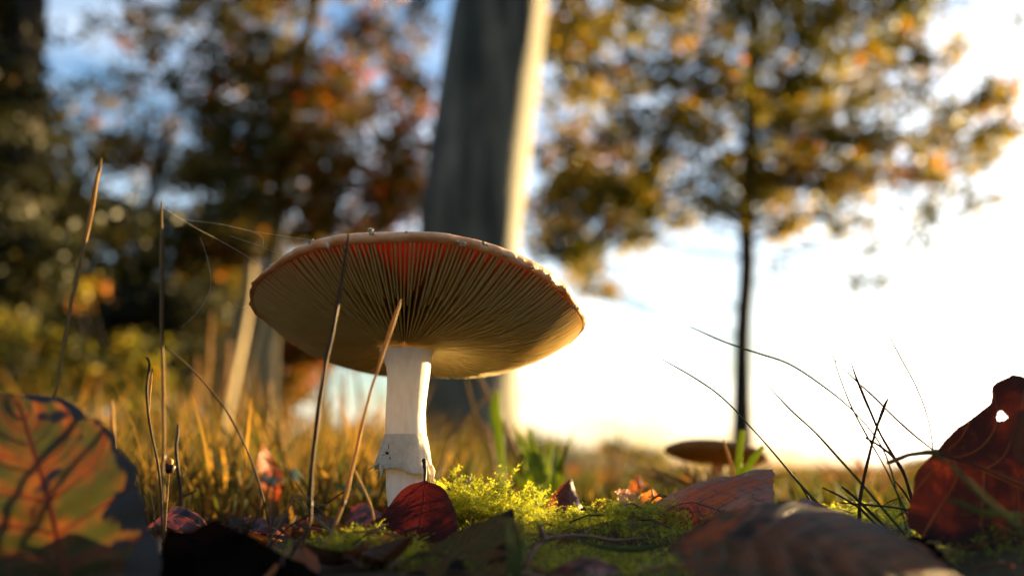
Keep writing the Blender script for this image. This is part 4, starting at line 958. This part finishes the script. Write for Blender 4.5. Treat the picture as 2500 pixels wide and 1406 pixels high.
for lab, pts, m_ in [
 ('long straight green blade slanting down right above the curled leaf tip', [(1619, 878, .25, 2), (1700, 925, .25, 4), (1765, 972, .25, 4), (1840, 1050, .25, 4), (1900, 1118, .25, 5), (1950, 1178, .25, 6), (1990, 1222, .25, 7)], M_GREENB),
 ('uppermost arching pale green blade reaching across the thin dark tree', [(1685, 798, .26, 2), (1770, 835, .26, 4), (1850, 862, .26, 5), (1930, 890, .26, 5), (2020, 950, .26, 5), (2085, 1005, .26, 4), (2140, 1070, .26, 4), (2170, 1130, .26, 4), (2200, 1240, .26, 4)], M_GREENB),
 ('green blade starting left of the fan and slanting down to the moss', [(1873, 939, .252, 2), (1930, 1000, .252, 4), (1990, 1055, .252, 5), (2045, 1115, .252, 6), (2090, 1165, .252, 6), (2150, 1235, .252, 6)], M_GREENB),
 ('steep hair-thin blade falling from the crossing point of the fan', [(2032, 858, .256, 2), (2050, 920, .256, 3), (2080, 995, .256, 4), (2120, 1070, .256, 4), (2160, 1140, .256, 4), (2205, 1235, .256, 5)], M_GREENB),
 ('thick dark purple tipped blade, darkest of the fan', [(2078, 885, .25, 2), (2090, 920, .25, 5), (2102, 950, .25, 7), (2125, 1005, .25, 6), (2150, 1060, .25, 6), (2185, 1120, .25, 7), (2210, 1165, .25, 7), (2228, 1230, .25, 7)], M_DARKST),
 ('dark blade leaning the other way with a blunt tip', [(2168, 973, .248, 4), (2158, 995, .248, 7), (2140, 1045, .248, 6), (2125, 1100, .248, 7), (2112, 1155, .248, 8), (2100, 1215, .248, 9), (2098, 1260, .248, 9)], M_DARKST),
 ('reddish wiry blade running down right towards the leaf stalk', [(2038, 878, .258, 2), (2085, 925, .258, 4), (2135, 970, .258, 5), (2180, 1015, .258, 5), (2230, 1060, .258, 5), (2290, 1110, .258, 4), (2340, 1170, .258, 4), (2380, 1260, .258, 4)], V_RED),
 ('faint curved blade highest on the right, ending behind the standing leaf', [(2170, 818, .262, 2), (2200, 875, .262, 4), (2235, 940, .262, 4), (2262, 1010, .262, 4), (2277, 1090, .262, 4), (2285, 1230, .262, 4)], M_GREENB),
 ('short stiff blade crossing under the leaf stalk', [(2113, 1068, .247, 5), (2150, 1090, .247, 5), (2180, 1115, .247, 6), (2205, 1150, .247, 6), (2232, 1230, .247, 6)], M_DARKST),
 ('low dark blade left of the fan foot', [(2008, 1190, .246, 3), (2050, 1210, .246, 5), (2100, 1240, .246, 6)], M_DARKST),
 ('second low dark blade, thicker, at the fan foot', [(2055, 1188, .245, 5), (2085, 1212, .245, 7), (2125, 1250, .245, 7)], M_DARKST),
 ('flat horizontal dark blade resting on the right moss', [(2050, 1226, .246, 3), (2120, 1232, .245, 5), (2180, 1238, .244, 5), (2235, 1248, .244, 5)], M_DARKST),
 ('short blade between the fan foot and the standing leaf', [(2185, 1174, .246, 3), (2208, 1202, .246, 5), (2228, 1236, .246, 5)], M_DARKST),
 ('low thin blade left of the right hand moss cushion', [(1938, 1152, .255, 2), (1955, 1185, .255, 4), (1982, 1228, .255, 5)], M_DARKST)]:
    stalk('grass_sprig', lab, 'grass blade', pts, m_, 34, .45, group=RB_, root='horizontal' not in lab, sides=6)
BL = 'blurred blades in front of and behind the moss'
for lab, pts, m_, fl in [
 ('blurred lime blade, upright, in front of the distant mushroom', [(1812, 1050, .34, 12), (1806, 1100, .34, 17), (1800, 1165, .34, 20), (1795, 1230, .34, 18)], M_LIME, .25),
 ('blurred lime blade leaning right beside the upright lime blade', [(1864, 1088, .34, 10), (1835, 1125, .34, 17), (1810, 1170, .34, 17), (1798, 1230, .34, 14)], M_LIME, .25),
 ('straw blade crossing the left part of the distant mushroom', [(1766, 1070, .31, 3), (1778, 1110, .31, 7), (1790, 1150, .31, 8), (1800, 1230, .31, 7)], M_STRAW, .4),
 ('blurred fresh green blade with a bent tip right of the stem, before the thick beech', [(1214, 955, .46, 12), (1208, 1000, .46, 24), (1216, 1050, .46, 24), (1222, 1120, .46, 18), (1225, 1220, .46, 16)], M_LIME, .25),
 ('blurred pale dead blade lying across the front moss', [(1420, 1322, .2, 4), (1490, 1338, .2, 12), (1560, 1340, .2, 14), (1630, 1327, .2, 6)], M_GREENB, .3),
 ('very blurred dark blade across the standing red leaf', [(2150, 1040, .165, 4), (2300, 1120, .16, 9), (2420, 1230, .155, 12), (2560, 1340, .15, 12)], M_GREENB, .4),
 ('second very blurred blade low across the standing red leaf', [(2310, 1215, .165, 6), (2400, 1250, .163, 14), (2500, 1262, .16, 14), (2620, 1300, .155, 12)], M_GREENB, .4)]:
    stalk('grass_sprig', lab, 'grass blade', pts, m_, 24, fl, group=BL, root='across the' not in lab and 'lying' not in lab)
DS = 'blurred dry stems between the stem and the thick beech'
for lab, pts in [
 ('dry blurred stem slanting from under the cap to the lower right', [(1160, 905, .5, 10), (1200, 985, .5, 14), (1240, 1060, .5, 15), (1282, 1160, .5, 15), (1300, 1230, .5, 15)]),
 ('dry blurred stem crossing it, leaning left near the mushroom stem', [(1138, 925, .52, 7), (1160, 1010, .52, 10), (1200, 1100, .52, 12), (1215, 1220, .52, 12)]),
 ('dry blurred stem arching left over the moss dome', [(1205, 950, .48, 7), (1150, 1010, .48, 9), (1105, 1060, .48, 10), (1075, 1150, .48, 10), (1066, 1230, .48, 10)]),
 ('short dry stem leaning against the beech foot', [(1180, 1030, .55, 8), (1205, 1090, .55, 12), (1225, 1150, .55, 14), (1240, 1220, .55, 14)])]:
    stalk('dry_stem', lab, 'dry stem', pts, M_STRAWG, 24, .5, group=DS)
BG = 'blurred golden stalks behind the arched stalk'
for k, (x0, y0, x1, Y, w_, m_) in enumerate([(660, 930, 640, .75, 15, M_STRAW), (482, 868, 450, .85, 14, M_STRAW), (518, 760, 470, 1.1, 12, M_STRAW), (560, 830, 520, .95, 16, M_STRAW), (440, 950, 436, .8, 14, M_STRAW), (842, 905, 822, .8, 12, M_STRAW),
                                          (870, 900, 900, .9, 12, M_STRAWG), (705, 1000, 700, .6, 14, M_STRAW), (780, 960, 770, .9, 10, M_STRAWG), (918, 1010, 905, .6, 16, M_STRAWG), (400, 900, 380, 1.0, 13, M_STRAW), (240, 930, 225, .9, 14, M_STRAW), (300, 1000, 300, .7, 12, M_STRAW), (600, 900, 560, .8, 13, M_STRAW), (686, 1030, 688, .5, 14, M_STRAW)]):
    side = ['thick', 'slender', 'taller', 'stout', 'dull', 'bright', 'greyish', 'short', 'faint', 'pale', 'slanting', 'lone', 'low', 'leaning', 'yellow'][k]
    where = ['right of the pale sapling', 'above the bud stalk', 'before the dark trunks, highest of the group', 'between the two dark trunks', 'behind the crooked dark stalk', 'left of the white sky gap', 'in front of the white sky gap', 'right of the scarlet leaf', 'under the cap shadow', 'touching the left side of the ring', 'behind the split top stalk', 'above the left leaf', 'above the stubby stalk', 'left of the pale sapling', 'beside the bluish green leaves'][k]
    stalk('grass_stalk', f'{side} blurred dry stalk {where}', 'grass stalk', [(x0, y0, Y, w_*.5), ((x0*3+x1)/4+3, y0+(1200-y0)*.3, Y, w_), ((x0+x1)/2, y0+(1200-y0)*.6, Y, w_), (x1, 1215, Y, w_)], m_, 18, .5, group=BG)

# green grass tuft behind the moss, right of the dome
def tuft(label, cx, by, Y, n, hpx, spread, mat_, seed, wpx=12):
    rg = np.random.default_rng(seed); c = at(cx, by, Y); c[2] = float(ground_h(c[0], c[1])); t = thing('grass_tuft', label, 'grass tuft', c)
    for k in range(n):
        x0 = cx+rg.normal()*spread*.35; x1 = x0+rg.normal()*spread+ (x0-cx)*.6; h_ = hpx*rg.uniform(.55, 1); yy = Y+rg.normal()*.02
        C, rad = pixline([(x0, by, yy, wpx*.8), ((x0*.6+x1*.4), by-h_*.5, yy, wpx), (x1, by-h_, yy+rg.normal()*.006, 2)], 9)
        C[0, 2] = min(C[0, 2], c[2]-.001)
        g = tube_geo(C, rad, 5, flat=.2, twist=rg.uniform(-2, 2)); mesh('blade', g[0], g[1], mat_, t, uv=g[2])
tuft('blurred yellow green grass tuft rising right of the bright moss dome', 1325, 1235, .43, 30, 205, 46, M_LIME, 3, 12)
tuft('blurred fresh green tuft rising in front of the centre moss', 1262, 1440, .15, 9, 210, 26, M_GREENB, 12, 9)
tuft('small dull green tuft at the right foot of the thick beech', 1290, 1190, .9, 16, 110, 30, M_GREENB, 4, 8)
tuft('faint straw tuft in the glare left of the standing red leaf', 2140, 1215, .6, 12, 150, 60, M_STRAW, 6, 7)
tuft('taller faint straw tuft just left of the dark slim tree foot', 1500, 1200, .7, 9, 150, 40, M_STRAWG, 16, 7)
tuft('low straw tuft in front of the distant mushroom stem', 1730, 1205, .42, 34, 85, 80, M_STRAWG, 8, 8)
tuft('short grass tuft right behind the scarlet upright leaf', 600, 1215, .6, 16, 120, 50, M_STRAW, 9, 8)

# twig, beech husk, spider threads
def simple(name, label, cat, pts, mat_, n=30, sides=8, lump=.3, branches=()):
    C, rad = pixline(pts, n); t = thing(name, label, cat, C[len(C)//2])
    g = tube_geo(C, rad, sides, lump=lump, seed=9); mesh('stick', g[0], g[1], mat_, t, uv=g[2])
    for bpts in branches:
        C, rad = pixline(bpts, 10); g = tube_geo(C, rad, 6, lump=lump, seed=2); mesh('side_twig', g[0], g[1], mat_, t, uv=g[2])
    return t
M_TWIG = stalk_mat('twig_bark', (.07, .035, .025), (.16, .09, .065), .03)
simple('twig', 'thin reddish brown twig curving up from the bottom over the centre moss', 'twig',
       [(1262, 1440, .19, 12), (1282, 1385, .192, 13), (1300, 1345, .195, 13), (1330, 1318, .2, 13), (1370, 1309, .203, 11), (1430, 1308, .206, 9), (1500, 1318, .21, 8), (1570, 1312, .213, 6)], M_TWIG,
       branches=[[(1330, 1318, .2, 11), (1322, 1296, .2, 12), (1316, 1278, .2, 8)]])
simple('twig', 'short dark fallen twig half buried behind the crossed blades', 'twig', [(765, 1336, .26, 10), (830, 1352, .26, 12), (880, 1372, .26, 10)], M_DARKST)
def husk():
    c = at(578, 1296, .222); t = thing('beech_husk', 'small black spiky beech nut husk right of the orange red scrap', 'husk', c)
    for q in range(4):
        a = q*math.pi/2+.4; d = np.array([math.cos(a)*.7, math.sin(a)*.7, .5]); 
        g = crumb(c+d*.0012, .0019, 20+q, (1, 1, 1.25)); mesh('lobe', g[0], g[1], M_DARKST, t)
    rg = np.random.default_rng(4)
    for q in range(26):
        d = rg.normal(size=3); d[2] = abs(d[2])*1.1; d /= np.linalg.norm(d); p0 = c+d*.0026; e = p0+d*.0018+np.array([rg.normal()*.0005, 0, .0004])
        g = tube_geo(smooth_curve([p0, (p0+e)/2+rg.normal(size=3)*.00015, e], 5), [.00022, .00018, .00014, .0001, .00004], 4); mesh('spine', g[0], g[1], M_STRAWB if q % 4 == 0 else M_DARKST, t)
husk()
b = NB('spider_silk'); M_SILK = b.finish((.75, .72, .62), .25, .3, (.9, .8, .6), None, 1.0)
SILK = 'spider threads between the straight stalk and the cap'
for lab, pts in [
 ('main spider thread slanting from the straight stalk tip to the cap edge', [(397, 505, .2), (470, 552, .205), (560, 600, .213), (652, 657, .222)]),
 ('upper faint spider thread running to the top of the cap edge', [(440, 535, .205), (540, 548, .21), (640, 568, .215), (760, 586, .219)]),
 ('middle spider thread with a kink before the cap', [(535, 546, .208), (600, 562, .212), (638, 575, .214), (644, 595, .214), (640, 603, .214), (668, 614, .216), (700, 624, .22)]),
 ('short branch thread tying the kinked thread to the left', [(560, 575, .21), (610, 592, .212), (638, 600, .214)]),
 ('loose hanging spider thread curving down left under the main one', [(489, 580, .206), (503, 620, .206), (514, 670, .206), (513, 705, .206), (497, 742, .206), (470, 775, .206), (440, 800, .206)]),
 ('lower short spider thread fixed under the left cap edge', [(550, 715, .215), (585, 750, .22), (605, 745, .225), (625, 742, .238)])]:
    P = np.array([at(*p) for p in pts]); C = smooth_curve(P, 24); g = tube_geo(C, np.full(24, .000020), 4); o = mesh('spider_thread', g[0], g[1], M_SILK, origin=C[0]); _props(o, lab, 'spider thread', SILK)

# ================================================================== MOSS
def moss_template(rg, height, branches, leafl):
    V = []; Fc = []; T = []
    def leafy(C, n, L):
        nonlocal V, Fc, T
        D = np.gradient(C, axis=0); D /= np.linalg.norm(D, axis=1)[:, None]
        for i in range(n):
            f = (i+.5)/n*(len(C)-1); k = int(f); p = C[k]+(C[min(k+1, len(C)-1)]-C[k])*(f-k); d = D[k]
            a = i*2.4+rg.uniform(-.4, .4); u = np.cross(d, [0.3, 1, .2]); u /= np.linalg.norm(u); v = np.cross(d, u)
            o_ = u*math.cos(a)+v*math.sin(a); tn = np.cross(d, o_); l = L*rg.uniform(.7, 1.15)*(1-.35*(i/n)); w_ = l*.20
            p1 = p+(o_*.55+d*.5)*l*.55; p2 = p+(o_*1.0+d*.45)*l*1.0 - d*0.0 + np.array([0, 0, -.12*l])*rg.random()
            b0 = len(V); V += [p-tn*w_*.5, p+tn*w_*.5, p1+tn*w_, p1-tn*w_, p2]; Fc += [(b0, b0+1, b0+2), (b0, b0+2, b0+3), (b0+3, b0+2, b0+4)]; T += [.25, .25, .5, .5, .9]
    lean = rg.normal(size=2)*.3
    C = smooth_curve([(0, 0, 0), (lean[0]*.4*height, lean[1]*.4*height, height*.5), (lean[0]*height, lean[1]*height, height)], 10)
    leafy(C, int(height/.00018*.62), leafl)
    for q in range(branches):
        k = rg.integers(3, 9); a = rg.uniform(0, 6.28); L_ = height*rg.uniform(.25, .45)
        e = C[k]+np.array([math.cos(a)*L_, math.sin(a)*L_, L_*rg.uniform(.3, .9)]); Cb = smooth_curve([C[k], (C[k]+e)/2+np.array([0, 0, L_*.1]), e], 6)
        leafy(Cb, int(L_/.00018*.6), leafl*.8)
    # stem ribbon (3 sided)
    return np.array(V), np.array(Fc), np.array(T)
def moss(name, pts, heights, seed, mat_, leafl=.0011):
    rg = np.random.default_rng(seed)
    TM = [moss_template(rg, .010, rg.integers(3, 6), leafl) for _ in range(9)]
    VV = []; FF = []; TT = []; off = 0
    for (p, h_) in zip(pts, heights):
        V, Fc, T = TM[rg.integers(len(TM))]; s = h_/.010; a = rg.uniform(0, 6.28); ca, sa = math.cos(a), math.sin(a)
        Vr = V*np.array([s**.7, s**.7, s]); Vr = np.stack([Vr[:, 0]*ca-Vr[:, 1]*sa, Vr[:, 0]*sa+Vr[:, 1]*ca, Vr[:, 2]], 1)
        lx, ly = p[3], p[4]; Vr[:, 0] += lx*Vr[:, 2]; Vr[:, 1] += ly*Vr[:, 2]
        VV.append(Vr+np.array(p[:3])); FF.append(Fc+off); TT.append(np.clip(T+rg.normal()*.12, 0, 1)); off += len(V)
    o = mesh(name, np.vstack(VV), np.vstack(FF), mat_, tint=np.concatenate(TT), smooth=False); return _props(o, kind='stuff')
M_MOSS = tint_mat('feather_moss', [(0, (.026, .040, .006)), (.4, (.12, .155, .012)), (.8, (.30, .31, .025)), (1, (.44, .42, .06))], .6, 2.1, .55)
def scatter(cx, cy, rx, ry, n, rg, hmin, hmax, lean=.6, power=.5):
    P = []; Hh = []
    for _ in range(n):
        a = rg.uniform(0, 6.28); r = rg.random()**power; dx, dy = math.cos(a)*r*rx, math.sin(a)*r*ry; x, y = cx+dx, cy+dy
        P.append((x, y, float(ground_h(x, y))-.0008, lean*dx/rx+rg.normal()*.25, lean*dy/ry*.6-.1+rg.normal()*.2)); Hh.append(rg.uniform(hmin, hmax)*(1-.25*r))
    return P, Hh
rg = np.random.default_rng(77)
P, Hh = scatter(DOME[0], .272, .0145, .013, 330, rg, .0045, .0105, 1.0)
for (tx, hh) in [(1125, .0125), (1150, .0165), (1208, .0175), (1222, .015), (1262, .0125), (1288, .0145), (1092, .013), (1180, .0135), (1240, .012)]:
    q = at(tx, 1230, .266+.008*rg.random()); P.append((q[0]*1.0, q[1], float(ground_h(q[0], q[1]))-.001, (tx-1175)/115*.55, -.1)); Hh.append(hh*.74)
o = moss('moss_cushion', P, Hh, 1, M_MOSS, .0013); _props(o, 'bright yellow-green feathery moss dome right of the stem', 'moss')
P = []; Hh = []
for (cx, cy, rx, ry, n, h0, h1) in [(at(1400, 1290, .25)[0], .252, .038, .026, 950, .003, .007), (at(1640, 1290, .25)[0], .245, .026, .022, 420, .003, .0065), (at(1320, 1380, .2)[0], .205, .040, .020, 700, .0025, .005),
                                    (at(2130, 1240, .27)[0], .275, .030, .022, 480, .0035, .0075), (at(2400, 1330, .21)[0], .212, .034, .024, 600, .003, .006), (at(860, 1380, .215)[0], .216, .017, .014, 230, .003, .0065), (at(1900, 1240, .24)[0], .262, .022, .016, 160, .003, .006), (at(1750, 1400, .2)[0], .20, .04, .016, 380, .002, .0045)]:
    a_, b_ = scatter(cx, cy, rx, ry, n, rg, h0, h1, .25); P += a_; Hh += b_
o = moss('moss_carpet', P, Hh, 2, M_MOSS, .0010); _props(o, 'low feathery moss carpet covering the ground under the dead leaves', 'moss')

# ================================================================== GRASS AND LITTER OF THE CLEARING
def blades(name, X, Y_, H, Wd, lean, tint, mat_, seed):
    rg = np.random.default_rng(seed); n = len(X); Z = ground_h(X, Y_)-.002
    a = rg.uniform(0, 6.28, n); fx, fy = np.cos(a), np.sin(a); b_ = rg.uniform(0, 6.28, n); lx, ly = np.cos(b_)*lean, np.sin(b_)*lean
    rows = []
    for t_, wk in [(0, .7), (.33, 1), (.66, .8), (1, .08)]:
        cx, cy, cz = X+lx*H*t_**1.8, Y_+ly*H*t_**1.8, Z+H*t_*(1-.25*lean*t_)
        for s_ in (-1, 1): rows.append(np.stack([cx+s_*fx*Wd*wk*.5, cy+s_*fy*Wd*wk*.5, cz], -1))
    V = np.stack(rows, 1).reshape(-1, 3); base = np.arange(n)[:, None]*8
    Fc = np.vstack([base+np.array([2*k, 2*k+1, 2*k+3, 2*k+2]) for k in range(3)])
    o = mesh(name, V, Fc, mat_, tint=np.repeat(tint, 8)); return _props(o, kind='stuff')
M_FIELD = tint_mat('field_grass', [(0, (.018, .024, .006)), (.35, (.034, .036, .008)), (.6, (.10, .060, .014)), (1, (.30, .16, .032))], .5, 1.6, .7, .05)
rg = np.random.default_rng(33)
n = 19000
azs = rg.uniform(R(-33), R(33), n); rr = np.exp(rg.uniform(math.log(.34), math.log(26), n))
X, Yy = np.sin(azs)*rr, np.cos(azs)*rr
left = np.clip((R(2)-azs)/R(10), 0, 1)
el = (.016+.13*left*rg.random(n)**1.6)
H = np.clip(.014+el*rr, 0, .35)*rg.uniform(.5, 1, n)
H = np.where((azs > R(3)) & (rr < 1.2), np.minimum(H, .024), H)
keep = np.hypot(X-DOME[0], Yy-.27) > .035
Wd = np.clip(.0012+.0012*rr, 0, .010)*rg.uniform(.5, 1.3, n)
tint = np.clip(.25+.45*left*rg.random(n)+rg.normal(size=n)*.18 + .15*(rr > 3), 0, 1)
o = blades('grass', X[keep], Yy[keep], H[keep], Wd[keep], rg.uniform(.1, .7, n)[keep], tint[keep], M_FIELD, 5)
_props(o, 'short green and straw grass of the clearing behind the mushroom', 'grass')
# wide grass outside the frame and far off
n = 9000; azs = rg.uniform(R(-80), R(80), n); rr = np.exp(rg.uniform(math.log(8), math.log(90), n)); X, Yy = np.sin(azs)*rr, np.cos(azs)*rr
o = blades('meadow', X, Yy, rg.uniform(.08, .22, n)*np.where(azs > R(5), .8, 1), .012+.0006*rr, rg.uniform(.1, .6, n), np.clip(.45+rg.normal(size=n)*.15, 0, 1), M_FIELD, 6)
_props(o, 'far sunlit meadow grass towards the horizon', 'grass')
# leaf litter
M_LITTER = tint_mat('litter_leaves', [(0, (.025, .014, .010)), (.4, (.10, .035, .014)), (.7, (.22, .07, .018)), (1, (.30, .19, .09))], .35, 1.5, .55)
n = 1500; azs = rg.uniform(R(-34), R(34), n); rr = np.exp(rg.uniform(math.log(.17), math.log(7), n)); X, Yy = np.sin(azs)*rr, np.cos(azs)*rr
sz = np.clip(.006+.02*rr, .007, .05)*rg.uniform(.6, 1.2, n)
keep = ((X-AX[0])**2+(Yy-.256)**2 > .02**2) & ~((rr < .36) & (azs > R(-7))) & ~((azs > R(0)) & (rr < 1.0) & (rr > .3) & (rg.random(n) < .6))
X, Yy, sz = X[keep], Yy[keep], sz[keep]; n = len(X)
uu, vv = np.meshgrid(np.linspace(-1, 1, 5), np.linspace(-1, 1, 5), indexing='ij'); wv = (1-uu**2)**.7*.62+.02
a = rg.uniform(0, 6.28, n); tl = rg.normal(size=(n, 2))*.35; cu = rg.uniform(-.1, .55, n)
lu = uu.ravel()[None]*sz[:, None]/2; lv = (vv*wv).ravel()[None]*sz[:, None]/2
z_ = cu[:, None]*sz[:, None]*((vv.ravel()**2)*.4+(uu.ravel()**2)*.3)[None] + tl[:, :1]*lu + tl[:, 1:]*lv
px_ = X[:, None]+lu*np.cos(a)[:, None]-lv*np.sin(a)[:, None]; py_ = Yy[:, None]+lu*np.sin(a)[:, None]+lv*np.cos(a)[:, None]
V = np.stack([px_, py_, ground_h(X, Yy)[:, None]+sz[:, None]*.12+z_], -1).reshape(-1, 3)
q = np.array([(i*5+j, (i+1)*5+j, (i+1)*5+j+1, i*5+j+1) for i in range(4) for j in range(4)])
Fc = (np.arange(n)[:, None, None]*25+q[None]).reshape(-1, 4)
o = mesh('leaf_litter', V, Fc, M_LITTER, tint=np.repeat(np.clip(rg.beta(1.5, 2.2, n), 0, 1), 25)); _props(o, 'fallen brown and rust leaves littering the forest floor', 'leaf litter', kind='stuff')

# needles, straw bits and soil crumbs caught on the moss and between the leaves
rg = np.random.default_rng(515); n = 420
X = rg.uniform(-.13, .15, n); Yy = rg.uniform(.17, .36, n)
keep = (np.hypot(X-AX[0], Yy-.256) > .012) & (np.hypot(X-DOME[0], Yy-.272) > .016); X, Yy = X[keep], Yy[keep]; n = len(X)
a = rg.uniform(0, 6.28, n); L_ = rg.uniform(.004, .014, n); wd = rg.uniform(.00015, .0004, n); up = rg.uniform(-.15, .35, n); z0 = ground_h(X, Yy)+rg.uniform(.0015, .0045, n)
rows = []
for t_ in (0, .5, 1):
    cx, cy, cz = X+np.cos(a)*L_*(t_-.5), Yy+np.sin(a)*L_*(t_-.5), z0+L_*up*t_+.0008*math.sin(math.pi*t_)
    for q1, q2 in ((1, 0), (-.5, .87), (-.5, -.87)):
        rows.append(np.stack([cx-np.sin(a)*wd*q1, cy+np.cos(a)*wd*q1, cz+wd*q2], -1))
V = np.stack(rows, 1).reshape(-1, 3); base = np.arange(n)[:, None]*9
Fc = np.vstack([base+np.array([3*k+i, 3*k+(i+1) % 3, 3*k+3+(i+1) % 3, 3*k+3+i]) for k in range(2) for i in range(3)])
o = mesh('ground_debris', V, Fc, M_LITTER, tint=np.repeat(rg.beta(1.2, 1.2, n), 9)); _props(o, 'dry needles and straw bits caught on the moss', 'plant debris', kind='stuff')
